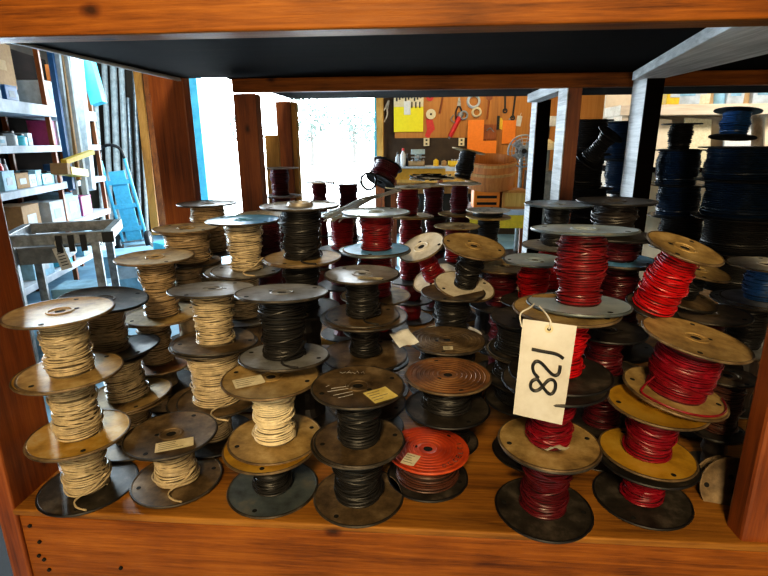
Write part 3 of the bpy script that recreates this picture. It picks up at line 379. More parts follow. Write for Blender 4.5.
def smooth(P, it=2):
    P = [Vector(p) for p in P]
    for _ in range(it):
        Q = [P[0]]
        for a, b in zip(P, P[1:]): Q += [a*.75+b*.25, a*.25+b*.75]
        P = Q+[P[-1]]
    return P
def tag(o, label, cat, group=None, kind=None):
    if label: o['label'] = label
    if cat: o['category'] = cat
    if group: o['group'] = group
    if kind: o['kind'] = kind
    return o
def thing(name, label, cat, loc=(0,0,0), rot=(0,0,0), group=None):
    o = bpy.data.objects.new(name, None); COL.objects.link(o); o.location = loc; o.rotation_euler = rot
    o.empty_display_size = .05
    return tag(o, label, cat, group)
def structure(o): o['kind'] = 'structure'; return o

# ------------------------------------------------------------------ camera
cam = bpy.data.cameras.new('camera'); co = bpy.data.objects.new('camera', cam); COL.objects.link(co)
cam.sensor_width = 36; cam.lens = 36*511/768; cam.clip_start = .02; cam.clip_end = 300
yaw, pit, rol = .0767, .279, -.0074
cy, sy, cp, sp, cr, sr = math.cos(yaw), math.sin(yaw), math.cos(pit), math.sin(pit), math.cos(rol), math.sin(rol)
f0 = Vector((-sy, cy, 0)); r0 = Vector((cy, sy, 0)); u0 = Vector((0,0,1))
fw = f0*cp-u0*sp; up = u0*cp+f0*sp
rt = r0*cr+up*sr; up2 = up*cr-r0*sr
co.matrix_world = Matrix(((rt.x, up2.x, -fw.x, 0), (rt.y, up2.y, -fw.y, -.689), (rt.z, up2.z, -fw.z, .601), (0,0,0,1)))
S.camera = co

# ------------------------------------------------------------------ room shell
FLZ = -.85
concrete = noisy('concrete_floor', (.10,.22,.33), (.20,.38,.52), 2.2, .45, 0, .15, c3=(.30,.48,.6), rough2=.7)  # bluish sky reflection is part of this concrete colour
walldark = noisy('brown_wall_paint', (.03,.02,.014), (.06,.04,.026), 3, .85, 0, .1)
wallcream = noisy('cream_wall_paint', (.62,.5,.36), (.78,.68,.52), 3, .8, 0, .1)
ceilm = noisy('ceiling_boards', (.03,.025,.02), (.06,.05,.04), 3, .9, 0, .1)
structure(MB().box((0,2.3,FLZ-.05), (11.4,10.8,.1)).build('floor', concrete))
structure(MB().box((0,2.3,2.25), (11.4,10.8,.1)).build('ceiling', ceilm))
structure(MB().box((-5.25,2.3,.7), (.1,10.8,3.1)).build('wall_left', walldark))
structure(MB().box((5.25,2.3,.7), (.1,10.8,3.1)).build('wall_right', wallcream))
structure(MB().box((0,-3.05,.7), (10.6,.1,3.1)).build('wall_front', walldark))
DX0, DX1, DZ = -3.66, -.72, 1.95
wb = MB(); wb.box(((-5.2+DX0)/2,7.65,.7), (5.2+DX0,.1,3.1)); wb.box(((DX1+5.2)/2,7.65,.7), (5.2-DX1,.1,3.1)); wb.box(((DX0+DX1)/2,7.65,(DZ+2.25)/2), (DX1-DX0,.1,2.25-DZ))
structure(wb.build('wall_back', walldark))
bluepaint = noisy('blue_door_paint', (.06,.36,.5), (.12,.5,.66), 4, .5, 0, .05)
dj = MB(); dj.box((DX0+.09,7.56,(DZ+FLZ)/2), (.18,.2,DZ-FLZ)); dj.box(((DX0+DX1)/2,7.56,DZ+.05), (DX1-DX0,.2,.1))
d1 = structure(dj.build('door_1', bluepaint, bevel=.005))
jm = MB(); jm.box((DX1+.05,7.55,(DZ+FLZ)/2), (.1,.22,DZ-FLZ)); jm.build('door_jamb', WYL, d1)
MB().box((DX1-.02,7.56,(DZ+FLZ)/2), (.03,.2,DZ-FLZ)).build('door_stop', bluepaint, d1)

# outside
gravel = noisy('bright_gravel_yard', (.62,.62,.6), (.74,.74,.72), 3, .9, 0, .2)
structure(MB().box((-4,48,FLZ-.12), (120,80.4,.1)).build('ground', gravel))
leafm = noisy('pale_leaf', (.02,.035,.03), (.035,.05,.045), 3, .8, 0, 0)
barkm = noisy('pale_bark', (.025,.024,.022), (.035,.033,.03), 5, .9, 0, .1)
def tree(x, y, h, label, seed):
    rn = random.Random(seed); t = thing('yard_tree', label, 'tree', (x, y, FLZ-.07), group='trees across the bright yard')
    MB().tube([(0,0,0),(.05,0,h*.3),(-.05,.05,h*.6)], [.16,.12,.06], 8).build('trunk', barkm, t, smooth=True)
    c = MB()
    for k in range(260):
        a = rn.uniform(0,2*PI); q = rn.uniform(-1,1); rr = rn.random()**.4*h*.34
        p = Vector((rr*math.cos(a)*math.sqrt(1-q*q), rr*math.sin(a)*math.sqrt(1-q*q), h*.62+q*rr*1.05))
        M = Matrix.Translation(p) @ Euler((rn.uniform(0,6),rn.uniform(0,6),rn.uniform(0,6))).to_matrix().to_4x4()
        z = h*.045
        c.add([(-z,0,0),(0,-z*.5,0),(z,0,0),(0,z*.5,.1*z)], [(0,1,2,3)], 0, M)
    c.build('crown', leafm, t)
for k, (x, y, h, lb) in enumerate([(-14.5,30,4.4,'small pale tree at the open door edge beside the blue jamb'),(-11.3,33,3.8,'low pale tree seen through the gap by the brown rack post'),(-7.4,34,4.8,'tall faded tree beyond the middle of the open doorway'),
    (-5.1,38,4.2,'bushy faded tree just off the yellow plank through the doorway'),(-2.9,31,3.4,'faint low tree by the yellow door jamb')]): tree(x, y, h, lb, k)

# ------------------------------------------------------------------ front rack
RX0, RX1 = -.724, 1.75
rk = thing('wooden_rack', 'orange pine storage rack with deep shelf of wire spools, in front', 'rack', (0,0,FLZ))
Z = lambda z: z-FLZ
def rp(name, mat, bev=.003, **kw):
    m = MB(); 
    for c, d in kw['boxes']: m.box((c[0],c[1],Z(c[2])), d)
    return m.build(name, mat, rk, bevel=bev)
rp('shelf_board', WXs, boxes=[(((RX0+RX1)/2+.01,.381,-.0065),(RX1-RX0-.03,.766,.013))])
rp('lower_rail', WX, boxes=[((.5,.0225,-.102),(2.38,.04,.172))])
rp('upper_rail', WX, boxes=[((.5,.022,.80),(2.5,.045,.13))])
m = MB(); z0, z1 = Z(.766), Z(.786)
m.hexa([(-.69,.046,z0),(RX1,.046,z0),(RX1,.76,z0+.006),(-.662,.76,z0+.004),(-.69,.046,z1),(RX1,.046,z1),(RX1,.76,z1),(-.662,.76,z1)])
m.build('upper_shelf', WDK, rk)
m = MB(); m.hexa([(-.692,.046,z0-.004),(-.684,.046,z0-.004),(-.655,.765,z0-.004),(-.664,.765,z0-.004),(-.692,.046,z1),(-.684,.046,z0),(-.655,.765,z0),(-.664,.765,z1)])
m.build('glare_strip', WGR, rk)  # thin pale strip drawn for the glare along the board's edge
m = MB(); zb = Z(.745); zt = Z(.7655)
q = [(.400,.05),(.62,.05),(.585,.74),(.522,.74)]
m.hexa([(x,y,zb) for x,y in q]+[(x,y,zt) for x,y in q]); m.build('lit_wedge_board', WGR, rk, bevel=.002)  # underside board; slanted edge and pale grey carry the light patch
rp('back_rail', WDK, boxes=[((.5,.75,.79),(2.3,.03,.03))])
rp('post', WZ, .004, boxes=[((-.708,.055,.17),(.034,.115,2.04))])
m = MB(); m.hexa([(.505,.004,Z(-.85)),(.60,.004,Z(-.85)),(.60,.046,Z(-.85)),(.503,.046,Z(-.85)),(.496,.006,Z(.735)),(.59,.006,Z(.735)),(.59,.046,Z(.735)),(.494,.046,Z(.735))])
for k in range(4): pass
m.build('post', WZ, rk, bevel=.006)
rp('post', WZ, .004, boxes=[((-.700,.767,.17),(.10,.04,2.04))])
m = MB(); m.box((.563,.744,Z(-.05)), (.04,.09,1.6)); m.build('post', [WGR], rk, bevel=.003)  # whole post coloured in the tone of its daylit side
m = MB(); m.box((.564,.6975,Z(-.05)), (.041,.003,1.6)); m.build('shaded_face', WDK, rk)  # thin dark slab paints the shade on the post's front
nl = [(-.672,-.035),(-.661,-.068),(-.668,-.098),(-.655,-.128),(-.66,-.106),(-.52,-.115),(-.02,-.12),(.36,-.095)]
for x, z in nl: MB().cyl((x,.003,Z(z)),(x,-.0008,Z(z)),.0032,10).build('nail', HOLE, rk)
for x, z in [(.05,.775),(-.02,.80),(.32,.776)]: MB().cyl((x,.001,Z(z)),(x,-.0014,Z(z)),.0035,10).build('nail', HOLE, rk)

# ------------------------------------------------------------------ second rack
r2 = thing('wooden_rack', 'second pine rack standing behind, shorter, with pale lit posts and dark underside', 'rack', (0,.8,FLZ))
def r2p(name, mat, bev, c, d):
    return MB().box((c[0],c[1]-.8,Z(c[2])), d).build(name, mat, r2, bevel=bev)
r2p('shelf_board', WXs, .002, (.6,1.16,-.011), (2.3,.72,.02))
r2p('upper_rail', WX, .003, (.6,.81,.754), (2.27,.03,.036))
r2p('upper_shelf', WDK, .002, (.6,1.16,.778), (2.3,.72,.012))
r2p('post', WZ, .003, (-.51,.845,-.05), (.066,.05,1.57))
r2p('post', WZ, .003, (-.572,1.49,-.05), (.06,.05,1.62))
r2p('post', WYL, .003, (-.535,1.51,-.05), (.02,.05,1.62))
m = MB(); m.box((.405,.86-.8,Z(-.05)), (.036,.10,1.6)); m.build('post', WZ, r2, bevel=.002)
MB().box((.3855,.06,Z(-.05)), (.003,.098,1.6)).build('lit_face', WGR, r2)  # slab paints daylight on the door side of the post
m = MB(); m.box((.455,1.46-.8,Z(-.05)), (.05,.10,1.6)); m.build('post', WDK, r2, bevel=.002)
MB().box((.4285,.66,Z(-.05)), (.003,.098,1.6)).build('lit_face', WGR, r2)  # same painted daylight on the rear divider post
MB().box((.415,.36,Z(.755)), (.05,.5,.03)).build('side_rail', WGR, r2, bevel=.002)
pl = MB(); pl.beam(((-0.6107, 1.4000, 0.4131)[0],1.40,.004),(-0.6100, 1.4200, 0.6298), .055,.02, up=(0,1,0)); tag(pl.build('pine_plank', WYL, bevel=.002), 'short yellow pine plank leaning beside the second rack\'s rear post', 'plank')

# ------------------------------------------------------------------ spools
def flange(R, z, upper, ft, d, name='flange', parent=None, rn=None):
    m = MB(); n = 64 if d['lv'] == 2 else (36 if d['lv'] == 1 else 24)
    t = .0012; e = .0016; rh = .0085; zz = z; sg = 1 if upper else -1
    pr = [(rh, -t), (R-.003, -t), (R-.0025, -e), (R, -e), (R+.0008, 0), (R, e), (R-.0025, e), (R-.0035, t), ]
    hub = d.get('hub', 1 if d['lv'] == 2 and not d.get('rings') else 0) if upper else 0
    if d.get('rings') and upper:
        for k in range(6, 0, -1):
            r = R*(.24+.105*k); pr += [(r+.0016, t), (r+.0006, t+.0009), (r-.0006, t+.0009), (r-.0016, t)]
    if hub == 1: pr += [(.021, t), (.0195, t+.0014), (.017, t+.0014), (.0155, t-.0002)]
    elif hub == 2: pr += [(.027, t), (.025, t+.0065), (.021, t+.0065), (.0195, t)]
    else: pr += [(.018, t), (.0165, t+.0007), (.0145, t)]
    pr += [(rh, t)]
    m.lathe([(r, zz+sg*h) for r, h in pr], n, 0, None, True)
    if d['lv'] == 2: m.lathe([(R-.0022,zz-.0021),(R+.0004,zz-.0021),(R+.0014,zz),(R+.0004,zz+.0021),(R-.0022,zz+.0021)], n, 2)
    hz = zz + (t+.0003)*sg if True else 0
    if upper or d['lv'] == 2:
        a0 = rn.uniform(0, 2*PI)
        zz2 = zz+.0016 if upper else zz+.0016
        for r_, a_, q in ((.024, a0, .0042), (R*.82, a0+1.1, .0042), (R*.82, a0+1.1+PI, .0042)):
            m.lathe([(0, zz2), (q, zz2-.0001), (q, zz2-.001)], 12, 1, Matrix.Translation((r_*math.cos(a_), r_*math.sin(a_), 0)))
    if upper: m.lathe([(0, zz+.0003), (rh+.0004, zz+.0002)], 16, 1)
    return m.build(name, [FL[ft], HOLE, RIM[ft]], parent, smooth=True)

def winding(R, H, d, parent, rn):
    lv = d['lv']; lo = .0045 if lv == 2 else .002
    rw = d.get('rw', .48)*R-lo; rt = (d.get('rt', 0)*R or rw+lo)-lo
    t = .0018; h0, h1 = t, H-t; m = MB()
    def rad_at(z):
        k = (z-h0)/(h1-h0); return rw+(rt-rw)*k + .0022*math.sin(k*7+d['x']*40)+.0014*math.sin(k*17+d['y']*60)
    wr = .00155 if lv == 2 else .0018
    if lv == 0:
        m.lathe([(rad_at(h0+(h1-h0)*k/6), h0+(h1-h0)*k/6) for k in range(7)], 20)
    else:
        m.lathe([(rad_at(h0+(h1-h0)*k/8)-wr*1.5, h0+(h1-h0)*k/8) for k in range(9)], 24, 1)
        pitch = wr*2.65 if lv == 2 else wr*3.2
        ns, nr = (40, 5) if lv == 2 else (22, 4)
        if lv == 1: wr *= 1.5
        nt_ = max(4, int((h1-h0-2*wr)/pitch)); pts = []
        z = h0+wr
        for k in range(nt_*ns+1):
            a = 2*PI*k/ns; zz = h0+wr+(h1-h0-2*wr)*k/(nt_*ns); tn = k//ns
            w = random.Random(int(d['x']*1000)+tn*31).uniform(-1,1)
            zz2 = zz+ .0014*math.sin(a+tn*.7)*w
            zz2 = min(max(zz2, h0+wr*.6), h1-wr*.6)
            r = rad_at(zz)+.0008*math.sin(a*2+tn*1.7)*w+.0006*w
            pts.append((r*math.cos(a), r*math.sin(a), zz2))
        m.tube(pts, wr, nr)
        if lv == 2 and rw < R*.7:      # slack outer turns
            for k in range(12):
                zc = rn.uniform(h0+.012, h1-.012); amp = min(rn.uniform(.002,.014), zc-h0-.003, h1-zc-.003); ph = rn.uniform(0,2*PI)
                g = rn.uniform(.0006,.0032); ex = rn.uniform(0,.0035)
                pp = []
                for j in range(36):
                    a = 2*PI*j/36; r = rad_at(zc+amp*math.sin(a+ph))+g+ex*max(0, math.sin(a-ph))
                    pp.append((r*math.cos(a), r*math.sin(a), zc+amp*math.sin(a+ph)))
                m.tube(pp, wr, 5, closed=True)
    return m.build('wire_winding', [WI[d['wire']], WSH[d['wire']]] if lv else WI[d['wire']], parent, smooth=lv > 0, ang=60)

def sticker(parent, R, H, kind, rn):
    cfg = {'y1': (.3,-.45,rad(24),.062,.03,PAPER), 'y2': (-.38,-.28,rad(30),.05,.036,PAPER), 'y3': (.52,-.42,rad(35),.042,.04,PYEL), 'y4': (0,-.62,rad(0),.02,.02,PAPER),
           'w1': (-.42,-.52,rad(-22),.026,.034,PAPER), 'w2': (-.62,.0,rad(12),.045,.024,PWHT), 'w3': (.28,-.52,rad(-12),.05,.018,PAPER)}[kind]
    x, y, a, w, h, mt = cfg; zt = H+.0019
    if kind in ('w1', 'y4'): zt = H+.0026
    m = MB(); M = Matrix.Translation((x*R, y*R, zt)) @ Matrix.Rotation(a, 4, 'Z')
    nx = 6
    vs = [((i/nx-.5)*w, (j-.5)*h, .0006+.002*(max(0, i/nx-.75)*4)**2*(1 if j == 0 else .3)*.6) for i in range(nx+1) for j in (0,1)]
    m.add(vs, [(2*i, 2*i+2, 2*i+3, 2*i+1) for i in range(nx)], 0, M)
    for k in range(4):      # rows of print
        yy = (.32-.2*k)*h; L = rn.uniform(.4,.7)*w
        m.add([(-.42*w, yy-.0008, .0009), (-.42*w+L, yy-.0008, .0009), (-.42*w+L, yy+.0008, .0009), (-.42*w, yy+.0008, .0009)], [(0,1,2,3)], 1, M)
    o = m.build('sticker', [mt, INKB], parent); o['label'] = 'paper label stuck on the lid'
    return o

def wire_end(parent, R, H, d, kind):
    rw = d.get('rw', .48)*R
    if kind == 1:  p = [(rw+.001, -.004, .03), (rw*.75, -rw*.8, .016), (rw*.1, -rw*1.2, .006), (rw*.5, -rw*1.65, .0042), (rw*1.05, -rw*1.75, .0042)]
    elif kind == 2:
        p = [(-rw*.9, -.01, .03)]+[(rw*1.5*math.cos(a), rw*1.5*math.sin(a), .005) for a in [rad(200+12*k) for k in range(14)]]
    else: p = [(-rw, 0, H*.4), (-rw*1.3, -.02, H+.01), (0, -.02, H+.045), (rw*1.5, 0, H+.03), (rw*1.9, .01, H*.6)]
    # smooth the path
    P = [Vector(q) for q in p]
    for _ in range(3):
        Q = [P[0]]
        for a, b in zip(P, P[1:]): Q += [a*.75+b*.25, a*.25+b*.75]
        P = Q+[P[-1]]
    MB().tube(P, .0018, 6).build('wire_end', WI[d['wire']], parent, smooth=True, ang=60)

def chalk(parent, R, H):
    m = MB(); z = H+.0022
    def st(pts, w=.0011):
        m.tube([(x*R, y*R, z) for x, y in pts], w*.4, 4)
    for pts in ([(-.5,.62),(-.42,.56),(-.36,.64)],[(-.33,.56),(-.28,.7),(-.22,.58),(-.31,.62)],[(-.2,.62),(-.14,.56),(-.1,.68),(-.05,.58)],[(0,.6),(.04,.68),(.07,.58)],
                [(-.55,-.2),(-.2,-.06)],[(-.6,-.34),(-.1,-.14)],[(-.45,-.5),(-.08,-.3)],[(-.34,-.6),(-.05,-.42)],[(-.68,-.12),(-.62,-.06)]): st(pts)
    m.build('chalk_marks', CHALK, parent)['label'] = 'white chalk marks on the dark lid'
def rim_text(parent, R, H):
    m = MB(); z = H+.0027
    gl = {'C': [[(.9,.9),(.3,1),(0,.5),(.3,0),(.9,.1)]], 'E': [[(.9,1),(0,1),(0,0),(.9,0)],[(0,.5),(.7,.5)]], 'L': [[(0,1),(0,0),(.9,0)]], 'O': [[(.5,1),(0,.5),(.5,0),(1,.5),(.5,1)]], 'T': [[(0,1),(1,1)],[(.5,1),(.5,0)]], 'I': [[(.5,1),(.5,0)]]}
    for k, ch in enumerate('OCCELTI'):
        a0 = rad(-62+13*k); rr = R*.80; s = .0085
        for pl in gl[ch]:
            pts = []
            for u, v in pl:
                aa = a0+(u-.5)*s*.85/rr; r_ = rr+(v-.5)*s*-1+0
                r_ = rr-(v-.5)*s*-1*-1
                pts.append(((rr-(v-.5)*s*1.0)*math.cos(aa), (rr-(v-.5)*s*1.0)*math.sin(aa), z))
            m.tube(pts, .0007, 4)
    m.build('rim_lettering', INK, parent)['label'] = 'dark lettering around the orange rim'

usedl = {}
for i, d in enumerate(SPOOLS):
    rn = random.Random(i*13+5)
    pos = d['pos']; w = WN[d['wire']]; fl = FN[d['ft']]
    noun = 'spool of %s wire with %s lid' % (w, fl)
    if pos: lab = '%s, %s in the %s' % (noun, pos, d['desc'])
    else: lab = '%s, the %s' % (noun, d['desc'])
    ws = lab.split()
    if len(ws) > 16:
        lab = lab.replace('spool of %s wire with %s lid' % (w, fl), '%s wire spool' % w)
    t = thing('wire_spool', lab, 'spool', (d['x'], d['y'], d['z']+.0018))
    t['group'] = 'spools of electrical wire stacked on the racks'
    ax, ay = d.get('tilt', (0, 0)); t.rotation_euler = Euler((rad(ax), rad(ay), 0), 'XYZ')
    R, H = d['R'], d['H']-.0004
    flange(R*d.get('Rb', 1), 0, False, d['fb'], d, parent=t, rn=rn)
    flange(R, H-.0018, True, d['ft'], d, parent=t, rn=rn)
    winding(R, H-.0018, d, t, rn)
    if d.get('st'): sticker(t, R, H-.0018, d['st'], rn)
    if d.get('end'): wire_end(t, R, H, d, d['end'])
    if d.get('chalk'): chalk(t, R, H-.0018)
    if d.get('txt'): rim_text(t, R, H-.0018)

# toppled spools, cable hank
def toppled(loc, rot, wire, ft, label, R=.06, H=.1, rw=.6):
    t = thing('wire_spool', label, 'spool', loc, rot, 'spools of electrical wire stacked on the racks')
    d = dict(lv=1, x=loc[0], y=loc[1], wire=wire, rw=rw); rn = random.Random(3)
    flange(R, 0, False, ft, d, parent=t, rn=rn); flange(R, H, True, ft, d, parent=t, rn=rn); winding(R, H, d, t, rn)
    return t
tp = (-0.1273, 1.0000, 0.4682)
toppled((tp[0]-.012, tp[1], tp[2]+.008), (rad(-25), rad(24), 0), 'maroon', 'black', 'toppled maroon spool with a black loop lying over the red stack', .05, .062, .85)
lp = MB(); c = Vector((tp[0]-.045, tp[1]-.05, tp[2]+.012))
lp.tube([c+Vector((.024*math.cos(a), .01*math.sin(2*a), .026*math.sin(a))) for a in [2*PI*k/28 for k in range(28)]], .004, 6, closed=True)
tag(lp.build('wire_loop', WI['black'], smooth=True), 'thick black wire loop hanging beside the toppled maroon spool', 'wire')
fp = (0.1286, 1.0600, 0.4795)
toppled(fp, (rad(-4), rad(12), 0), 'black', 'tan', 'slim dark spool leaning upright on top of the white-lidded stack, before the tub', .055, .092, .5)
cb = MB(); a = Vector((-0.2667, 0.8000, 0.3827)); b = Vector((-0.0782, 0.9300, 0.4552))
for k in range(14):
    o1 = Vector((random.uniform(-.03,.03), random.uniform(-.03,.03), random.uniform(-.02,.02))); o2 = Vector((random.uniform(-.01,.01), random.uniform(-.01,.01), random.uniform(-.006,.006)))
    mid = (a+b)/2+Vector((0,0,.012+random.uniform(-.006,.006)))
    cb.tube(smooth([a+o1, (a+o1)*.5+mid*.5, mid+o1*.5, mid*.5+(b+o2)*.5, b+o2]), .0022, 6)
tag(cb.build('cable_hank', GALV, smooth=True), 'hank of grey cable strands stretched between the red stacks', 'cable')
toppled((0.5531, 0.1400, -0.0030), (rad(58), rad(-24), 0), 'black', 'umber', 'small dark brown spool tipped on its side between the red stack and end post', .056, .05, .6)
cw = MB(); a = Vector((0.0402, 1.1000, 0.4702))
for k in range(16):
    p = [a+Vector((random.uniform(-.09,.07), random.uniform(-.03,.03), random.uniform(.004,.022))) for _ in range(4)]
    cw.tube(p, .003, 5, mi=k % 2)
tag(cw.build('wire_tangle', [PWHT, WI['black']], smooth=True), 'tangle of black and grey wire scraps lying over the plum stack', 'wire')

# ------------------------------------------------------------------ the numbered tag
TL, TR, BR, BL = [Vector(p) for p in ((0.1396, -0.0120, 0.3648), (0.2130, -0.0120, 0.3561), (0.2050, -0.0160, 0.2052), (0.1343, -0.0160, 0.2205))]
tt = thing('lot_tag', 'white card tag with handwritten number 128 hanging from a spool by string', 'tag', tuple(TL))
m = MB(); N = 14; o = TL
def tagp(u, v, off=0.):
    p = (TL*(1-u)+TR*u)*(1-v)+(BL*(1-u)+BR*u)*v
    return p-o+Vector((0, -off-.0035*math.sin(v*PI)*math.sin(u*2.6+.3), 0))
vs = [tagp(i/N, j/N) for i in range(N+1) for j in range(N+1)]
vs += [p+Vector((0,.0006,0)) for p in vs]; n2 = (N+1)**2
fs = []
for i in range(N):
    for j in range(N):
        q = (i*(N+1)+j, (i+1)*(N+1)+j, (i+1)*(N+1)+j+1, i*(N+1)+j+1); fs.append(q); fs.append(tuple(k+n2 for k in reversed(q)))
m.add(vs, fs); m.build('card', TAGM, tt, smooth=True)
def px2uv(px, py):
    # bilinear inverse by iteration in the photo's measured outline of the card
    c = [(523,319),(577,326),(562,425),(513,414)]; u = v = .5
    for _ in range(20):
        x = (c[0][0]*(1-u)+c[1][0]*u)*(1-v)+(c[3][0]*(1-u)+c[2][0]*u)*v; y = (c[0][1]*(1-u)+c[1][1]*u)*(1-v)+(c[3][1]*(1-u)+c[2][1]*u)*v
        u += (px-x)/52; v += (py-y)/97
    return u, v
Zm = lambda x, y: (380+x/3.84, 310+y/3.84)
strokes = [[(582,143),(630,152),(678,160),(702,178)],
           [(606,250),(586,228),(584,200),(600,184),(622,196),(648,228),(668,244),(686,236),(690,205)],
           [(606,252),(580,262),(574,288),(590,304),(612,296),(636,266),(652,254),(672,264),(672,296),(656,318),(636,304),(612,268),(600,252)]]
for k, st in enumerate(strokes):
    P = [tagp(*px2uv(*Zm(*q)), .0012) for q in st]
    mm = MB(); mm.tube(smooth(P), .0024, 6)
    for j, v in enumerate(mm.v): pass
    mm.build('digit', INK, tt, smooth=True)
hc = tagp(*px2uv(*Zm(648,70)), .001)
mm = MB(); mm.lathe([(.0026,0),(.0058,0),(.0058,.0008),(.0026,.0008)], 20, 0, Matrix.Translation(hc) @ Matrix.Rotation(PI/2, 4, 'X'), True); mm.build('eyelet', PAPER, tt)
mm = MB(); mm.lathe([(0,.0004),(.0028,.0004)], 16, 0, Matrix.Translation(hc) @ Matrix.Rotation(PI/2, 4, 'X')); mm.build('eyelet_hole', HOLE, tt)
top = [Vector(p)-o for p in ((0.1418, 0.0000, 0.3651), (0.1532, 0.0120, 0.3731), (0.1725, 0.0040, 0.3702))]
sl = MB(); sl.tube(smooth([hc, hc+Vector((.002,-.003,.012)), top[2], top[2]+Vector((-.004,.02,.002))]), .0013, 6)
sl.tube(smooth([top[0]+Vector((-.003,-.012,-.012)), top[0]+Vector((-.006,0,.004)), top[1], top[1]+Vector((.01,.02,.0))]), .0011, 6)
sl.build('string', STRG, tt, smooth=True)

# small paper scraps and odd bits lying among the spools
def scrap(p, w, h, rz, mat, label, tilt=0., name='paper_scrap'):
    m = MB(); n = 5
    vs = [((i/n-.5)*w, (j/n-.5)*h, .004*math.sin(i*1.3)*math.sin(j*.9+1)) for i in range(n+1) for j in range(n+1)]
    m.add(vs, [(i*(n+1)+j, (i+1)*(n+1)+j, (i+1)*(n+1)+j+1, i*(n+1)+j+1) for i in range(n) for j in range(n)])
    tag(m.build(name, mat, None, p, (tilt, 0, rz), smooth=True), label, 'paper')
g6 = (0.1991, -0.0200, 0.1629)
scrap((g6[0], g6[1]+.004, g6[2]+.004), .034, .022, .2, PAPER, 'cream paper slip poking out between the two lowest tagged-stack spools', -.5)
s1 = (-0.0345, 0.2800, 0.2176)
scrap((s1[0], s1[1], s1[2]), .05, .04, .7, PWHT, 'white paper scrap lying on spools behind the chalk-marked lid', .5)
# ------------------------------------------------------------------ left side of the shop: shelving, pipes, hand truck, table
teal = plain('teal_plastic', (.08,.5,.62), .4); ltblue = plain('light_blue_card', (.28,.52,.68), .6, k=.6, scale=9); whit = plain('white_card', (.55,.6,.64), .7, k=.65, scale=9); brn = plain('brown_card', (.34,.2,.09), .8)
kraft = plain('kraft_card', (.42,.28,.14), .8); greyp = plain('grey_plastic', (.3,.33,.36), .5); redp = plain('red_plastic', (.6,.03,.03), .4); yelp = plain('yellow_plastic', (.75,.5,.03), .5); grn = plain('green_plastic', (.06,.3,.12), .5)
pinkp = plain('magenta_plastic', (.45,.06,.2), .5); navyp = plain('navy_plastic', (.03,.12,.3), .5); shelfw = noisy('pale_shelf_paint', (.36,.40,.46), (.54,.58,.64), 6, .7, 0, .1)
blk = plain('black_plastic', (.02,.02,.022), .5); ylw_sign = plain('yellow_sign_paint', (.82,.72,.02), .6, k=.92); orangep = plain('orange_panel_paint', (.8,.22,.015), .55, k=.9)
A = Vector((-3.31,3.28,0)); B = Vector((-3.74,5.1,0)); dirv = (B-A).normalized(); nrm = Vector((-dirv.y, dirv.x, 0))   # nrm points back to the wall side
if nrm.x > 0: nrm = -nrm
ang = math.atan2(dirv.y, dirv.x)
A0 = A-dirv*.5; Ls = 2.55
su = thing('shelving_unit', 'pale painted workshop shelving crowded with boxes, behind the hand truck side', 'shelving', (A0.x, A0.y, FLZ), (0,0,ang))
# local frame: x along the unit, +y toward the back
SH = [.93, .59, .235, -.15, -.55]
for z in SH: MB().box((Ls/2,.22,Z(z)-.03), (Ls,.44,.06 if z < .9 else .1)).build('shelf', shelfw, su, bevel=.004)
for x in (.02, 1.42, 2.53):
    for y in (.04,.42): MB().box((x,y,1.15), (.035,.04,2.3)).build('upright', WZ, su)
MB().box((Ls/2,.445,1.2), (Ls,.01,2.3)).build('back_panel', WDK, su)
Msu = Matrix.Translation((A0.x, A0.y, FLZ)) @ Matrix.Rotation(ang, 4, 'Z')
def on_shelf(x, lev, w, d, h, mat, label, kind='storage_box', y=.16, lid=None, rz=0., cat='box', grp='boxes on the shelving'):
    p = Msu @ Vector((x, y, Z(SH[lev])+(.02 if lev == 0 else 0)))
    t = thing(kind, label, cat, tuple(p), (0,0,ang+rz), grp)
    if cat == 'box':
        MB().box((0,0,h/2), (w,d,h)).build('carton', mat, t, bevel=.004)
        MB().box((0,0,h+.004), (w*1.01,d*1.01,.008)).build('lid', lid or mat, t)
        MB().box((0,-d/2-.001,h*.5), (w*.5,.002,h*.4)).build('label_panel', whit if mat is not whit else ltblue, t)
    else:
        r = w/2; MB().lathe([(0,0),(r,0),(r*1.02,h*.7),(r*.75,h*.82),(r*.72,h*.85)], 18).build('jar_body', mat, t, smooth=True)
        MB().lathe([(0,h),(r*.78,h),(r*.8,h*.86),(r*.76,h*.84)], 18).build('cap', lid or blk, t, smooth=True)
    return t
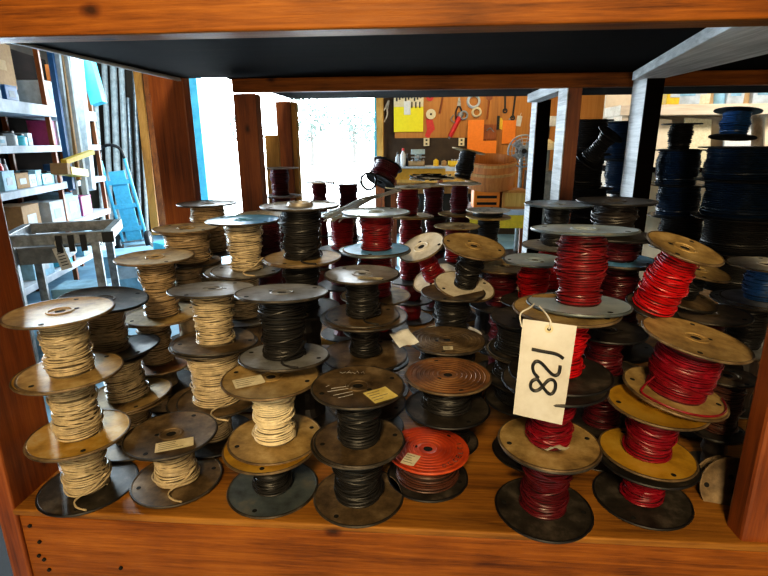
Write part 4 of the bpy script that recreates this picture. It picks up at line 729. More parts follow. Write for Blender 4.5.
items = [(.16,0,.3,.25,.2,ltblue,'light blue box lying on the top shelf by the front upright','box'),(.52,0,.3,.22,.17,whit,'white carton on the top shelf beside the light blue box','box'),(.92,0,.16,.16,.12,navyp,'navy box on the top shelf between white carton and tins','box'),
 (1.04,0,.12,.12,.1,greyp,'small grey tin on the top shelf next to the navy box','jar'),
 (.55,1,.12,.12,.08,ltblue,'low light blue tray on the second shelf','box'),(.68,1,.11,.1,.07,whit,'low white tray on the second shelf','box'),(.66,1,.08,.08,.2,whit,'tall white bottle at the back of the second shelf','jar'),(.86,1,.14,.12,.12,greyp,'dark grey jar on the second shelf','jar'),
 (1.0,1,.16,.14,.1,teal,'teal tub on the second shelf','jar'),(1.14,1,.1,.1,.1,whit,'small white carton at the upright end of the second shelf','box'),
 (.62,2,.08,.08,.26,redp,'red-capped bottle on the third shelf','jar'),(.70,2,.07,.07,.25,whit,'white bottle next to the red-capped bottle','jar'),(.56,2,.2,.2,.15,ltblue,'light blue bin at the front of the third shelf','box'),(.8,2,.18,.18,.12,brn,'brown carton in the middle of the third shelf','box'),
 (.96,2,.16,.18,.1,whit,'white carton with open flap on the third shelf','box'),(1.1,2,.14,.16,.13,ltblue,'blue-white carton beside the brown carton on the third shelf','box'),(1.26,2,.2,.18,.09,teal,'flat teal carton near the yellow tray','box'),
 (1.45,2,.2,.2,.1,greyp,'grey parts bin beyond the yellow tray','box'),(1.75,2,.22,.22,.16,navyp,'navy carton deep along the third shelf','box'),
 (1.5,1,.1,.2,.22,pinkp,'magenta folder box standing on the second shelf','box'),(1.63,1,.1,.2,.22,whit,'white folder box standing next to the magenta one','box'),(1.78,1,.12,.2,.2,teal,'teal folder box on the second shelf beyond the magenta one','box'),
 (1.6,0,.3,.25,.22,whit,'white carton high behind the leaning sticks','box'),(2.0,0,.25,.25,.2,ltblue,'light blue carton at the far end of the top shelf','box'),
 (.75,3,.3,.25,.24,brn,'brown carton on the fourth shelf behind the steel table','box'),(1.25,3,.26,.25,.22,whit,'white lettered carton on the fourth shelf','box'),(1.6,3,.28,.25,.26,ltblue,'pale blue lettered carton beside the white lettered one','box'),(1.95,3,.24,.25,.2,pinkp,'magenta and navy carton at the fourth shelf end','box'),
 (.74,2,.1,.1,.08,teal,'small teal tub in front of the third shelf bottles','jar'),(.88,2,.09,.09,.1,whit,'white jar squeezed behind the brown carton on the third shelf','jar'),(1.03,2,.08,.08,.14,navyp,'navy bottle between cartons on the third shelf','jar'),(1.18,2,.07,.07,.12,redp,'short red bottle between cartons on the third shelf','jar'),(1.36,2,.1,.1,.12,kraft,'kraft jar before the grey parts bin on the third shelf','jar'),
 (.76,1,.06,.06,.1,blk,'small black bottle on the second shelf','jar'),(.93,1,.06,.06,.07,kraft,'tiny kraft pot on the second shelf','jar'),(.75,0,.1,.1,.1,kraft,'kraft tin on the top shelf beside the white carton','jar'),
 (.8,4,.3,.25,.2,ltblue,'light blue carton on the bottom shelf','box'),(1.3,4,.3,.25,.2,teal,'teal carton on the bottom shelf','box'),(1.8,4,.36,.25,.24,ltblue,'large pale blue carton at the bottom shelf end','box')]
for x, lv, w, dd, h, mt, lab, kd in items:
    back = 'back of' in lab
    on_shelf(x, lv, w, dd, h, mt, lab, 'storage_box' if kd == 'box' else 'storage_jar', .30 if back else .15, None, random.uniform(-.12,.12), 'box' if kd == 'box' else 'jar', 'boxes and jars on the pale shelving')
# big brown carton on the very top and pale sticks
bb = Msu @ Vector((.82,.30,Z(SH[0])+.2)); t = thing('storage_box', 'large dark brown carton at the top of the pale shelving', 'box', tuple(bb), (0,0,ang))
MB().box((0,0,.12), (.75,.3,.36)).build('carton', brn, t); MB().box((.1,-.151,.12), (.3,.003,.08)).build('print_panel', kraft, t)
def stick(p0, p1, w, mat, label, name='trim_strip', grp='strips leaning on the shelving', h=None, cat='strip'):
    m = MB(); m.beam(p0, p1, w, h or w*.6, up=(0,1,0)); return tag(m.build(name, mat, bevel=.001), label, cat, grp)
stick((-3.1138, 3.7000, 0.2070), (-3.3768, 4.1000, 1.4176), .05, navyp, 'navy strip leaning in front of the shelving, first from the boxes')
stick((-3.1196, 3.7500, 0.1581), (-3.3451, 4.1500, 1.4249), .045, whit, 'white strip leaning beside the navy strip')
stick((-3.1019, 3.8000, 0.2871), (-3.3507, 4.2000, 1.4329), .04, brn, 'thin brown strip leaning between the white strips')
stick((-3.0933, 3.8500, 0.1481), (-3.3362, 4.2500, 1.4405), .05, whit, 'wide white strip leaning beyond the thin brown strip')
stick((-3.4832, 4.5000, 0.1351), (-3.6543, 4.9000, 1.5486), .10, GALV, 'broad grey-white strip leaning near the teal sheet')
stick((-3.4919, 4.9000, 1.0120), (-3.6303, 5.0000, 1.5639), .14, teal, 'teal sheet standing at the shelving end')
stick((-3.0713, 3.6000, 0.4526), (-3.0678, 4.0000, 0.5276), .05, yelp, 'yellow level lying across the leaning strips', 'spirit_level', None, .04, 'tool')
yt = (-3.0210, 3.6000, 0.3350); t = thing('parts_tray', 'yellow parts tray with a brown end on the third shelf', 'tray', yt, (0,.12,ang)); 
m = MB(); m.box((0,0,.01), (.34,.14,.015)); m.box((0,-.065,.035), (.34,.012,.06)); m.box((0,.065,.035), (.34,.012,.06)); m.box((.165,0,.035), (.012,.14,.06)); m.box((-.165,0,.035), (.012,.14,.06)); m.build('tray_shell', yelp, t); MB().box((-.2,0,.045), (.06,.13,.09)).build('handle_block', brn, t)
# pipes and boards against the back wall
pipes = [(104,238,93,60,.07,GALV,'bright steel channel leaning, first of the pipes from the shelving'),(111,225,102,60,.085,GALV,'grey steel tube second from the shelving'),(118,225,113,62,.10,GALV,'broad grey steel tube in the middle of the pipes'),(127,232,121,64,.085,GALV,'pale grey steel tube beside the broad one'),
 (133,232,128,98,.06,STEEL,'short steel pipe leaning between taller ones'),(139,232,133,70,.06,STEEL,'thin dark steel pipe next to the orange board'),(147,235,141,118,.05,GALV,'shortest pale pipe in the pipe rack')]
PIPEB = [(-4.8611, 6.7000, -0.7870), (-4.9905, 7.1000, -0.7638), (-4.8564, 7.1000, -0.7630), (-4.7058, 7.1000, -0.7621), (-4.6057, 7.1000, -0.7616), (-4.5058, 7.1000, -0.7610), (-4.3895, 7.1000, -0.7603)]
PIPET = [(-5.0121, 7.3500, 1.8204), (-4.9241, 7.5000, 1.8684), (-4.7845, 7.5000, 1.8375), (-4.6565, 7.5000, 1.8353), (-4.6275, 7.5000, 1.2859), (-4.4618, 7.5000, 1.7467), (-4.4425, 7.5000, 0.9866)]
for k, (xb, yb, xt, yt_, w, mt, lab) in enumerate(pipes):
    pb = Vector(PIPEB[k]); ptp = Vector(PIPET[k]); pb.z = FLZ+.005
    m = MB(); m.cyl(pb, ptp, w/2, 14); tag(m.build('steel_pipe', mt, smooth=True), lab, 'pipe', 'pipes leaning on the back wall')
stick((-3.9741, 6.6000, -0.7174), (-4.3095, 7.3000, 1.8010), .12, WPB, 'orange-brown board leaning past the pipes', 'pine_board', None, .03, 'board')
stick((-3.8192, 6.6000, -0.7165), (-4.1545, 7.3000, 1.7983), .14, WZ, 'dark brown board leaning beside the orange-brown board', 'pine_board', None, .03, 'board')
# hand truck
hp = Vector((-4.0677, 6.2044, -0.8500)); ht = thing('hand_truck', 'blue hand truck with black wheels standing against the pipes', 'hand truck', tuple(hp), (0,rad(5),rad(196)))
hb = plain('hand_truck_blue', (.12,.55,.8), .4)
for s in (-1,1): MB().tube([(s*.16,0,.1),(s*.16,.05,.6),(s*.15,.14,1.25)], .022, 10).build('side_rail', hb, ht, smooth=True)
MB().tube(smooth([(-.15,.14,1.25),(-.13,.15,1.4),(0,.16,1.45),(.13,.15,1.4),(.15,.14,1.25)]), .02, 10).build('handle', BLKM, ht, smooth=True)
for z, y in ((.3,.02),(.62,.052),(.95,.095)): MB().box((0,y,z), (.32,.02,.06)).build('crossbar', hb, ht)
MB().box((0,.045,.6), (.2,.02,1.0), 0, (rad(-6),0,0)).build('centre_strap', hb, ht)
MB().box((0,-.12,.02), (.36,.24,.012)).build('toe_plate', STEEL, ht, bevel=.003)
for s in (-1,1):
    w = MB(); w.lathe([(.05,-.03),(.115,-.03),(.125,-.015),(.125,.015),(.115,.03),(.05,.03)], 28, 0, Matrix.Translation((s*.2,.06,.125)) @ Matrix.Rotation(PI/2, 4, 'Y'), True); wo = w.build('wheel', RUBBER, ht, smooth=True)
    w = MB(); w.lathe([(0,-.032),(.055,-.026),(.055,.026),(0,.032)], 20, 0, Matrix.Translation((s*.2,.06,.125)) @ Matrix.Rotation(PI/2, 4, 'Y')); w.build('wheel_hub', whit, wo, smooth=True)
MB().cyl((-.2,.06,.125),(.2,.06,.125),.012,10).build('axle', STEEL, ht)
# steel table
tb = Vector((-2.5024, 2.7000, 0.0053)); tz = tb.z-FLZ
ta = thing('steel_table', 'grey steel welding table with open trough frame in front of the shelving', 'table', (tb.x, tb.y, FLZ), (0,0,rad(24)))
dks = noisy('dark_steel', (.10,.105,.11), (.2,.21,.22), 10, .45, .6, .1)
for y in (-.28,.28): MB().beam((-.3,y,tz),(.3,y,tz),.05,.07).build('long_rail', STEEL, ta, bevel=.002)
for x in (-.3,.3): MB().beam((x,-.28,tz),(x,.28,tz),.05,.07).build('end_rail', STEEL, ta, bevel=.002)
MB().box((-.02,0,tz-.06), (.54,.5,.012)).build('trough_floor', dks, ta)
MB().box((-.12,-.05,tz-.12), (.28,.35,.1)).build('under_box', dks, ta)
for x, y in ((-.27,-.26),(.22,-.26),(-.27,.26),(.22,.26)): MB().box((x,y,(tz-.03)/2), (.05,.05,tz-.03)).build('leg', STEEL, ta)
for k in range(3): MB().box((.02+.07*k,-.315,tz-.03), (.035,.02,.11)).build('clamp', BLKM, ta)
MB().box((.31,-.31,tz), (.07,.05,.07)).build('end_block', BLKM, ta)
tg = Vector((-2.3746, 2.4200, -0.0380)); t = thing('lot_tag', 'small white tag with printed lines dangling from the steel table by a cord', 'tag', tuple(tg), (0,rad(-14),rad(10)))
MB().box((0,0,-.085), (.075,.002,.15)).build('card', TAGM, t)
for k in range(5): MB().box((.0,-.0015,-.05-.02*k), (.045,.001,.006)).build('printed_line', INK, t)
MB().tube(smooth([(0,0,-.015),(-.01,0,.02),(.015,.01,.05)]), .004, 6).build('string', STRG, t)
for k, (x, y, w, d_, h, mt, lab) in enumerate([(-2.75,3.15,.4,.3,.35,ltblue,'light blue carton on the floor under the steel table'),(-3.0,4.2,.5,.4,.4,ltblue,'pale blue carton on the floor past the steel table'),(-3.05,5.25,.34,.28,.3,teal,'teal carton on the floor below the lettered cartons')]):
    t = thing('storage_box', lab, 'box', (x, y, FLZ), (0,0,rad(15+20*k)), 'cartons on the floor'); MB().box((0,0,h/2), (w,d_,h)).build('carton', mt, t, bevel=.005); MB().box((0,-d_/2-.001,h*.55), (w*.5,.002,h*.3)).build('label_panel', whit, t)

mb_ = MB().box((-1.55,.72,FLZ+.006), (1.2,1.5,.012)); tag(mb_.build('added_shade_sheet', RUBBER, bevel=.003), 'black sheet added as shade on the floor outside the front rack post', 'mat')  # made-up dark sheet standing in for shaded floor
# ------------------------------------------------------------------ back wall: pegboard, tools, bench
WY_ = 7.55
pb_ = MB(); pb_.box((2.35,7.585,.95), (5.6,.02,2.3)); tag(pb_.build('tool_board', WPB), 'orange-brown wooden tool board covering the back wall', 'board')
for k, x in enumerate((2.05, 2.9, 3.9)):
    tag(MB().box((x,7.56,.95), (.09,.03,2.2)).build('wall_batten', WZ if k else WYL), ['yellow upright batten on the tool board','brown upright batten on the tool board past the yellow one','brown upright batten at the cream wall end of tool board'][k], 'batten')
def W(px, py): return None
def hang(name, label, cat, loc, build, rot=(0,0,0), grp='tools hung on the board'):
    t = thing(name, label, cat, loc, rot, grp); build(t); return t
# yellow poster
p = (-0.2376, 7.5300, 1.0027)
t = thing('wall_sign', 'yellow sign with grey lettered header on the tool board by the doorway', 'sign', (p[0], 7.56, p[2]))
MB().box((0,0,-.06), (.45,.012,.40)).build('sheet', ylw_sign, t); MB().box((0,-.004,.19), (.45,.014,.17)).build('header', PAPER, t)
for k in range(9): MB().box((-.18+.045*k,-.013,.21+.02*((k*7) % 3)), (.025,.003,.05)).build('letter', INK, t)
MB().box((-.02,-.012,.09), (.1,.004,.2)).build('taped_note', PWHT, t)
for k in range(3): MB().box((.05+.06*k,-.013,.13), (.02,.003,.09)).build('letter', INK, t)
def place(px3, dz=0): return (px3[0], 7.563, px3[2]+dz)
steel_h = STEEL; wd = WZ
def hammer(label, loc, rz, hc, mc):
    def b(t):
        MB().tube([(0,0,-.18),(0,0,.12)], [.016,.012], 8).build('handle', hc, t, smooth=True)
        MB().cyl((-.06,0,.13),(.06,0,.13),.024,12).build('hammer_head', mc, t)
    hang('hammer', label, 'hammer', loc, b, (0,rz,0))
def pliers(label, loc, rz, hc):
    def b(t):
        for s in (-1,1): MB().tube(smooth([(s*.01,0,.0),(s*.05,0,-.08),(s*.035,0,-.2)]), .012, 8).build('handle', hc, t, smooth=True)
        m = MB(); m.poly([(-.03,-.012,.0),(.03,-.012,.0),(.012,-.012,.12),(-.012,-.012,.12)], .022, (0,1,0)); m.build('jaw', STEEL, t)
    hang('pliers', label, 'pliers', loc, b, (0,rz,0))
def wrench(label, loc, rz, mc, L=.34):
    def b(t):
        MB().box((0,0,0), (.028,.012,L)).build('shank', mc, t, bevel=.003)
        for s in (-1,1): MB().lathe([(.018,-.008),(.038,-.008),(.038,.008),(.018,.008)], 18, 0, Matrix.Translation((0,0,s*L/2)) @ Matrix.Rotation(PI/2,4,'X'), True).build('ring_end', mc, t)
    hang('wrench', label, 'wrench', loc, b, (0,rz,0))
hammer('wooden-handled hammer hanging above the red gun', place((0.2667, 7.5650, 1.1854)), rad(10), WZ, STEEL)
wrench('dark long wrench hanging near the white tag', place((1.3441, 7.5650, 1.1012)), rad(4), BLKM)
wrench('dark wrench hanging between pliers and white bundle', place((1.2076, 7.5650, 1.1595)), rad(-3), BLKM, .25)
def paddle(t):
    MB().lathe([(0,-.01),(.05,-.01),(.05,.01),(0,.01)], 20, 0, Matrix.Translation((0,0,.1)) @ Matrix.Rotation(PI/2,4,'X')).build('paddle_head', WZ, t)
    MB().tube([(0,0,.06),(-.02,0,-.22)], .013, 8).build('handle', WZ, t)
hang('wooden_paddle', 'dark wooden paddle hanging above the orange panel', 'paddle', place((0.9716, 7.5650, 1.1340)), paddle)
def gun(t):
    MB().cyl((-.07,0,-.17),(.07,0,.12),.036,16).build('barrel', redp, t, smooth=True)
    MB().cyl((.07,0,.12),(.09,0,.17),.045,16).build('collar', STEEL, t, smooth=True)
    MB().cyl((-.07,0,-.17),(-.085,0,-.2),.014,10).build('nozzle', STEEL, t)
    MB().tube(smooth([(.02,-.02,.02),(-.08,-.03,.08),(-.02,-.02,.15)]), .008, 6).build('lever', STEEL, t, smooth=True)
hang('grease_gun', 'red grease gun hanging slantwise on the tool board', 'grease gun', place((0.4707, 7.5300, 0.8363)), gun)
def disc(r, mt, nm): 
    def b(t):
        MB().lathe([(0,-.02),(r*.9,-.02),(r,-.012),(r,.02),(0,.02)], 24, 0, Matrix.Rotation(PI/2,4,'X')).build(nm, mt, t, smooth=True); MB().lathe([(0,.024),(r*.22,.024),(r*.22,.018)], 14, 0, Matrix.Rotation(PI/2,4,'X')).build('hub', BLKM, t)
    return b
hang('sanding_disc', 'round cream pad hanging beside the yellow sign', 'disc', place((0.1035, 7.5000, 0.9975)), disc(.075, PAPER, 'pad'))
hang('sanding_disc', 'red round disc hanging high beside the yellow sign header', 'disc', place((0.0841, 7.5000, 1.2395)), disc(.055, redp, 'pad'))
def flag(t):
    m = MB(); m.poly([(-.05,0,.15),(.05,0,.15),(.09,0,.0),(.03,0,-.07),(0,0,-.15),(-.06,0,-.1),(-.03,0,0)], .02, (0,1,0)); m.build('cloth', redp, t)
    MB().cyl((0,-.01,.16),(0,.02,.16),.01,8).build('hook', STEEL, t)
hang('warning_flag', 'red cloth flag hanging under the cream pad', 'flag', place((0.0773, 7.5300, 0.7816)), flag)
def ring(r, w, mt):
    def b(t):
        for k in range(3): MB().tube([(r*math.cos(a)*(1-.06*k), -.012*k, r*math.sin(a)*(1-.06*k)) for a in [2*PI*j/24 for j in range(24)]], w, 6, closed=True).build('coil_turn', mt, t, smooth=True)
    return b
hang('hose_coil', 'small grey hose coil hanging beside the red grease gun', 'coil', place((0.5992, 7.5000, 0.9779)), ring(.06,.012,greyp))
hang('wire_coil', 'white coil of cord hanging above the orange panel', 'coil', place((0.7403, 7.5000, 1.1748)), ring(.09,.016,whit))
hang('wire_coil', 'lower white coil of cord hanging under the other white coil', 'coil', place((0.7914, 7.5000, 1.0186)), ring(.065,.014,PAPER))
pliers('dark pliers hanging over the red grease gun', place((0.5243, 7.5650, 1.1109)), 0, BLKM)
pliers('grey pliers hanging on the black post beside the doorway', place((-0.5786, 7.5000, 1.0912)), rad(20), GALV)
def yt_(t):
    m = MB(); m.poly([(-.03,0,.09),(.0,0,.09),(.06,0,-.02),(.03,0,-.09),(-.05,0,-.05)], .03, (0,1,0)); m.build('grip', yelp, t); MB().box((-.05,0,.02), (.04,.03,.2)).build('blade', BLKM, t)
hang('hand_saw', 'small yellow-handled saw hanging between the orange panels', 'saw', place((1.1714, 7.5000, 0.8433)), yt_)
def wtag(t): MB().box((0,0,0), (.075,.004,.15)).build('card', TAGM, t); MB().tube([(0,0,.07),(.01,0,.12)], .004, 5).build('string', STRG, t)
hang('lot_tag', 'blank white tag hanging on the tool board beside the fan', 'tag', place((1.4310, 7.5600, 0.8859)), wtag, (0,rad(8),0), None)
for px, lab in (((0.0422, 7.5400, 0.5905), 'cream outlet box on the wall under the red flag'), ((0.5781, 7.5400, 0.5868), 'cream outlet box on the wall beside the orange panel')):
    t = thing('outlet_box', lab, 'outlet', (px[0],7.55,px[2]), (0,0,0), 'outlets above the bench'); MB().box((0,0,0), (.09,.03,.12)).build('cover', PAPER, t, bevel=.004)
    for s in (-1,1): MB().box((0,-.017,s*.028), (.03,.004,.025)).build('socket', HOLE, t)
dk = MB(); c0 = Vector((0.0984, 7.5600, 0.4707)); dk.box((c0.x+.1,7.57,c0.z-.03), (1.5,.012,.42)); tag(dk.build('back_splash', walldark), 'dark board along the wall behind the workbench', 'board')
# orange panels
p = Vector((0.8798, 7.4500, 0.5847)); t = thing('orange_board', 'large orange L-shaped panel standing against the tool board', 'panel', (p.x,7.46,p.z))
m = MB(); m.poly([(-.22,0,-.32),(.22,0,-.32),(.22,0,.02),(.02,0,.02),(.02,0,.32),(-.22,0,.32)], .03, (0,1,0)); m.build('board', orangep, t, bevel=.003); MB().box((-.1,-.008,-.18), (.1,.008,.012)).build('pull', BLKM, t)
p = Vector((1.2891, 7.4500, 0.7262)); t = thing('orange_board', 'small orange panel hanging between saw and fan', 'panel', (p.x,7.56,p.z))
MB().box((0,0,0), (.2,.025,.34)).build('board', orangep, t, bevel=.003); MB().cyl((0,-.02,.19),(0,.03,.19),.012,8).build('hook', STEEL, t)
p = Vector((0.9985, 7.5000, 0.7295)); t = thing('picture_frame', 'dark framed board in the notch of the orange panel', 'frame', (p.x,7.52,p.z)); MB().box((0,0,0), (.19,.02,.22)).build('board', WZ, t); MB().tube(smooth([(-.05,-.014,.02),(0,-.014,.07),(.06,-.014,.0)]), .008, 5).build('hook', STEEL, t)
# workbench
bz = (-0.0512, 7.2000, 0.2455)[2]
wbn = thing('workbench', 'long grey-topped workbench under the tool board', 'bench', (.15,7.2,FLZ))
MB().box((0,0,bz-FLZ-.03), (1.7,.62,.06)).build('bench_top', shelfw, wbn, bevel=.005)
for x in (-.8,.8):
    for y in (-.26,.26): MB().box((x,y,(bz-FLZ-.06)/2), (.09,.09,bz-FLZ-.06)).build('leg', WZ, wbn)
MB().box((0,-.3,bz-FLZ-.14), (1.7,.03,.16)).build('apron', WYL, wbn)
v = Vector((-0.0806, 7.1000, 0.2933)); t = thing('bench_vise', 'blue-grey bench vise mounted on the workbench', 'vise', (v.x, v.y, bz))
vg = plain('vise_blue_grey', (.3,.4,.45), .4, .5)
MB().lathe([(0,0),(.09,0),(.08,.03),(.045,.05),(.04,.1)], 20).build('swivel_base', vg, t, smooth=True)
MB().box((0,0,.15), (.1,.14,.1)).build('body', vg, t, bevel=.01); MB().box((0,-.1,.21), (.2,.03,.07)).build('jaw', vg, t, bevel=.004); MB().box((0,-.15,.21), (.2,.03,.07)).build('jaw', vg, t, bevel=.004)
MB().cyl((0,-.1,.14),(0,-.26,.14),.022,12).build('screw', STEEL, t); MB().cyl((-.1,-.25,.14),(.1,-.25,.14),.009,8).build('handle', STEEL, t)
for k, (px, mt, lab, h) in enumerate([((-0.3814, 7.2000, 0.2760), greyp, 'grey oil can at the doorway end of the workbench', .2), ((-0.3044, 7.1500, 0.2778), whit, 'white bottle with red cap beside the grey oil can', .26), ((-0.2313, 7.2000, 0.2754), blk, 'black bottle just before the vise', .18), ((0.1870, 7.2000, 0.2737), yelp, 'yellow tub on the bench past the vise', .12), ((0.3078, 7.2500, 0.2712), kraft, 'brown tin on the bench near the outlet', .1)]):
    t = thing('oil_bottle', lab, 'bottle', (px[0],px[1],bz), (0,0,0), 'bottles on the workbench'); r = .04
    MB().lathe([(0,0),(r,0),(r,h*.65),(r*.4,h*.8),(r*.4,h*.88),(0,h*.88)], 16).build('bottle_body', mt, t, smooth=True); MB().lathe([(0,h),(r*.45,h),(r*.45,h*.87)], 12).build('cap', redp if mt is whit else blk, t, smooth=True)
for k, (dx, mt, lab) in enumerate([(-.25, kraft, 'brown open parts box on the bench by the vise'), (.33, yelp, 'shallow yellow box on the bench before the brown tin'), (.6, greyp, 'grey parts box at the tub end of the bench')]):
    t = thing('parts_box', lab, 'box', (.15+dx,7.0,bz), (0,0,.1*k), 'parts boxes on the workbench'); m = MB(); m.box((0,0,.01), (.24,.14,.02))
    for s in (-1,1): m.box((0,s*.065,.04), (.24,.01,.08)); m.box((s*.115,0,.04), (.01,.14,.08))
    m.build('tray_shell', mt, t)
    for q in range(5): MB().cyl((-.08+.04*q,0,.02),(-.06+.04*q,.02,.1),.014,8).build('bolt', STEEL, t)
# drawer front nearer, yellow
p = Vector((-0.0710, 5.2000, 0.2592)); t = thing('yellow_crate', 'low yellow-orange wooden crate on trestles before the workbench', 'crate', (p.x,p.y,FLZ)); hz = p.z-FLZ
m = MB(); m.box((0,-.18,hz), (.62,.02,.12)); m.box((0,.18,hz), (.62,.02,.12)); m.box((-.3,0,hz), (.02,.36,.12)); m.box((.3,0,hz), (.02,.36,.12)); m.box((0,0,hz-.055), (.6,.34,.012)); m.build('crate_box', plain('amber_board', (.6,.3,.02), .6), t)
for x in (-.26,.26):
    for y in (-.15,.15): MB().box((x,y,(hz-.06)/2), (.05,.05,hz-.06)).build('leg', WZ, t)
MB().box((0,-.195,hz+.07), (.7,.06,.02)).build('top_edge', whit, t)
# fan
p = Vector((1.2323, 6.0000, 0.4764)); t = thing('shop_fan', 'round grey workshop fan with wire cage beside the pale post', 'fan', (p.x,p.y,FLZ)); hz = p.z-FLZ
fr = .19
for k in range(4):
    r = fr*(1-.22*k); MB().tube([(r*math.cos(a), -.05-.02*(k > 0), hz+r*math.sin(a)) for a in [2*PI*j/32 for j in range(32)]], .006 if k else .011, 6, closed=True).build('cage_ring', greyp, t, smooth=True)
m = MB()
for j in range(14):
    a = 2*PI*j/14; m.tube([(.03*math.cos(a),-.075,hz+.03*math.sin(a)),(fr*math.cos(a),-.05,hz+fr*math.sin(a))], .004, 5)
m.build('cage_spokes', greyp, t)
for k in range(4):
    a = PI/4+k*PI/2; m = MB(); M = Matrix.Translation((0,0,hz)) @ Matrix.Rotation(a,4,'Y'); m.add([(.03,-.03,-.03),(.15,-.04,-.07),(.16,-.01,.05),(.03,-.01,.03)], [(0,1,2,3)], 0, M); m.build('blade', teal if False else greyp, t)
MB().cyl((0,.02,hz),(0,.16,hz),.07,18).build('motor', BLKM, t, smooth=True); MB().cyl((0,-.085,hz),(0,-.02,hz),.03,14).build('hub', BLKM, t)
MB().cyl((0,.08,.02),(0,.08,hz-.05),.025,12).build('stand', STEEL, t); MB().lathe([(0,0),(.22,0),(.2,.03),(0,.05)], 24, 0, Matrix.Translation((0,.08,0))).build('base', BLKM, t, smooth=True)
# grinder with cream hood behind the divider
p = Vector((1.6157, 6.7500, 0.4477)); t = thing('grinder_stand', 'cream-hooded machine with grey box on top, seen between pale posts', 'machine', (p.x,p.y,FLZ)); hz = p.z-FLZ
MB().lathe([(0,.12),(.1,.11),(.18,.06),(.2,0),(.2,-.03),(0,-.03)], 24, 0, Matrix.Translation((0,0,hz+.06))).build('hood', PAPER, t, smooth=True)
MB().cyl((0,0,hz-.25),(0,0,hz+.04),.12,20).build('drum', greyp, t, smooth=True); MB().box((0,.02,hz+.4), (.3,.24,.13)).build('control_box', GALV, t, bevel=.006); MB().cyl((0,.02,hz+.18),(0,.02,hz+.34),.1,18).build('motor', dks, t, smooth=True)
MB().box((0,0,(hz-.25)/2), (.35,.35,hz-.25)).build('cabinet', dks, t, bevel=.006)
# tub on side table
tq = Vector((0.5522, 3.3000, 0.0978)); tw = thing('side_table', 'small side table with pale top edge carrying the wooden tub', 'table', (tq.x+.02, 3.5, FLZ)); hz = tq.z-FLZ
MB().box((0,0,hz-.02), (.62,.5,.04)).build('table_top', shelfw, tw, bevel=.004); MB().box((0,-.235,hz-.09), (.6,.02,.1)).build('apron', yelp, tw)
for x in (-.28,.28):
    for y in (-.22,.22): MB().box((x,y,(hz-.04)/2), (.05,.05,hz-.04)).build('leg', WZ, tw)
p = Vector((0.5079, 3.4000, 0.1631)); cz = tq.z
t = thing('orange_crate', 'orange plastic crate under the wooden tub on the side table', 'crate', (p.x-.02,3.42,cz)); m = MB(); m.box((0,0,.07), (.2,.22,.14)); m.build('crate_shell', orangep, t, bevel=.006)
for z in (.04,.09): MB().box((0,-.112,z), (.15,.004,.02)).build('slot', HOLE, t)
t = thing('wooden_box', 'plain wooden box under the wooden tub beside the orange crate', 'box', (p.x+.19,3.42,cz)); MB().box((0,0,.07), (.19,.24,.14)).build('carcass', WPB, t, bevel=.003); MB().box((0,-.122,.07), (.15,.006,.1)).build('front_panel', WYL, t)
tubm = wood('tub_bent_wood', (.24,.07,.012), (.42,.14,.025), (.52,.2,.045), 2, scale=6, knots=False)
t = thing('wooden_tub', 'round bent-wood tub resting on crate and box of the side table', 'tub', ((0.5154, 3.4000, 0.3242)[0],3.44,cz+.165), (rad(11),0,0)); R_ = .19
MB().lathe([(0,.012),(R_-.012,.012),(R_-.010,.21),(R_,.21),(R_+.002,.11),(R_-.004,0),(0,0)], 48).build('tub_wall', tubm, t, smooth=True)
for z in (.19,.12): MB().lathe([(R_-.001,z-.012),(R_+.007,z-.01),(R_+.007,z+.01),(R_-.001,z+.012)], 48, 0, None, True).build('hoop', wood('tub_hoop'+str(z), (.2,.08,.02),(.4,.2,.06),(.55,.3,.1),2,knots=False), t, smooth=True)

# ------------------------------------------------------------------ right rear shelf with pale stock
ps = thing('stock_shelf', 'pale board shelf against the bright cream partition beyond the dark reels', 'shelf', (2.75,4.2,FLZ))
MB().box((0,0,Z(.84)), (2.2,.4,.085)).build('shelf_board', WCR, ps, bevel=.004)
MB().box((0,.22,Z(.55)), (2.2,.02,2.8)).build('back_panel', wallcream, ps)
for x in (-1.05,.2,1.05): MB().box((x,0,Z(.1)), (.05,.36,1.42)).build('upright', WCR, ps)
MB().box((0,0,Z(.35)), (2.2,.4,.05)).build('lower_board', WDK, ps)
st = [((2.0645, 4.1000, 0.9483),.14,.22,yelp,'yellow-brown carton on the pale wall shelf next to the pale post','box'),((2.1943, 4.1000, 0.9545),.2,.26,whit,'white carton on the wall shelf beside the yellow-brown carton','box'),((2.2909, 4.1000, 0.9612),.16,.3,PAPER,'tall cream carton on the wall shelf','box'),
 ((2.3815, 4.1000, 0.9521),.09,.14,kraft,'brown jar on the wall shelf before the blue jar','jar'),((2.4774, 4.1000, 0.9587),.1,.16,ltblue,'light blue jar on the wall shelf','jar'),((2.5742, 4.1000, 0.9575),.13,.24,whit,'white carton on the wall shelf past the blue jar','box'),((2.6627, 4.1000, 0.9563),.1,.15,kraft,'tapered brown jar on the wall shelf above the blue coil','jar'),((2.7830, 4.1000, 0.9547),.15,.26,whit,'white carton at the frame end of the wall shelf','box')]
for p, w, h, mt, lab, kd in st:
    z0 = .883; t = thing('storage_box' if kd == 'box' else 'storage_jar', lab, kd, (p[0],4.1,z0), (0,0,random.uniform(-.2,.2)), 'stock on the pale wall shelf')
    if kd == 'box':
        MB().box((0,0,h/2), (w,.18,h)).build('carton', mt, t, bevel=.004); MB().box((0,-.0915,h*.4), (w*.6,.003,h*.3)).build('label_panel', ltblue if mt is whit else whit, t)
    else:
        r = w/2; MB().lathe([(0,0),(r*1.2,0),(r,h*.75),(r*.7,h*.85),(0,h*.85)], 18).build('jar_body', mt, t, smooth=True); MB().lathe([(0,h),(r*.75,h),(r*.75,h*.85)], 14).build('cap', whit, t, smooth=True)
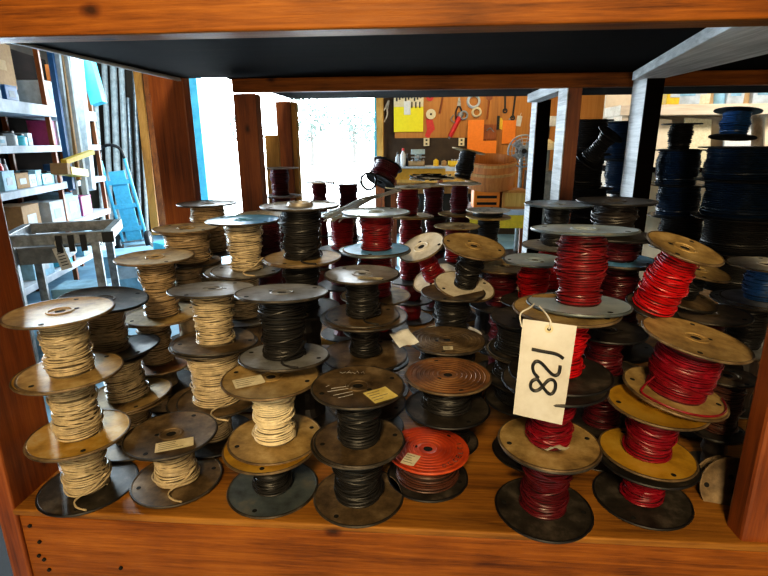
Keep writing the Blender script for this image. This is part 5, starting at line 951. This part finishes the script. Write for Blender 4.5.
for k in range(5):
    x = 2.0+.33*k; hgt = [1.1,1.2,1.15,1.25,1.1][k]
    m = MB(); m.beam((x,4.0,Z(.37)+FLZ),(x+.03,4.15,.37+.40), .22,.02, up=(0,1,0)); tag(m.build('cream_panel', [wallcream,PAPER,PWHT,wallcream,PAPER][k]), ['cream board leaning under the wall shelf behind the dim reels','cream paper-faced board leaning second under the wall shelf','white board leaning in the middle under the wall shelf','cream board leaning beside the blue coil under the wall shelf','pale board leaning at the frame end under the wall shelf'][k], 'board', 'boards leaning under the wall shelf')

# ------------------------------------------------------------------ light
w = bpy.data.worlds.new('World'); S.world = w; w.use_nodes = True
bg = w.node_tree.nodes['Background']; bg.inputs[0].default_value = (.86,.95,1,1); bg.inputs[1].default_value = 26.
def area(name, loc, target, size, power, color, size_y=None):
    l = bpy.data.lights.new(name, 'AREA'); l.energy = power; l.color = color; l.size = size
    if size_y: l.shape = 'RECTANGLE'; l.size_y = size_y
    o = bpy.data.objects.new(name, l); COL.objects.link(o); o.location = loc
    o.rotation_euler = (Vector(target)-Vector(loc)).to_track_quat('-Z', 'Y').to_euler()
    return o
por = area('door_portal', ((DX0+DX1)/2,7.75,.55), ((DX0+DX1)/2,0,.55), DX1-DX0, 1, (1,1,1), DZ-FLZ); por.data.cycles.is_portal = True
area('added_side_fill', (-2.2,1.6,.6), (.5,.7,.56), .7, 88, (.72,.88,1))  # added unseen lamp, standing in for cool daylight from the doorway side
area('added_pipes_fill', (-3.3,5.0,2.15), (-4.2,7.0,-.3), 1.2, 170, (.66,.88,1))  # added lamp to brighten pipes and hand truck, no skylight there
area('added_shelving_fill', (-1.9,3.2,2.1), (-3.6,4.2,.3), 1.0, 30, (.62,.86,1))  # extra lamp put in to brighten the shelving, no source of its own
area('front_lamp', (-.2,-2.1,1.75), (-.1,.15,.2), .4, 62, (1,.76,.42))
area('front_fill', (.1,-2.6,.5), (0,.6,.6), 1.4, 32, (1,.76,.46), .7)
area('added_bench_fill', (.9,5.9,2.1), (.9,7.5,.6), 1.2, 62, (1,.76,.44))  # added warm lamp lighting the tool board, without a fixture
area('shelf_lamp', (2.6,3.0,2.1), (2.9,4.2,.8), .8, 68, (1,.93,.82))
sun = bpy.data.lights.new('sun', 'SUN'); sun.energy = 2; sun.angle = .02; so = bpy.data.objects.new('sun', sun); COL.objects.link(so); so.rotation_euler = (rad(38), 0, rad(-15))
S.view_settings.view_transform = 'Standard'
S.view_settings.look = 'Medium High Contrast'
S.view_settings.exposure = -.08
S.cycles.use_denoising = True
S.cycles.max_bounces = 6; S.cycles.diffuse_bounces = 3; S.cycles.glossy_bounces = 3
S.cycles.sample_clamp_indirect = 6
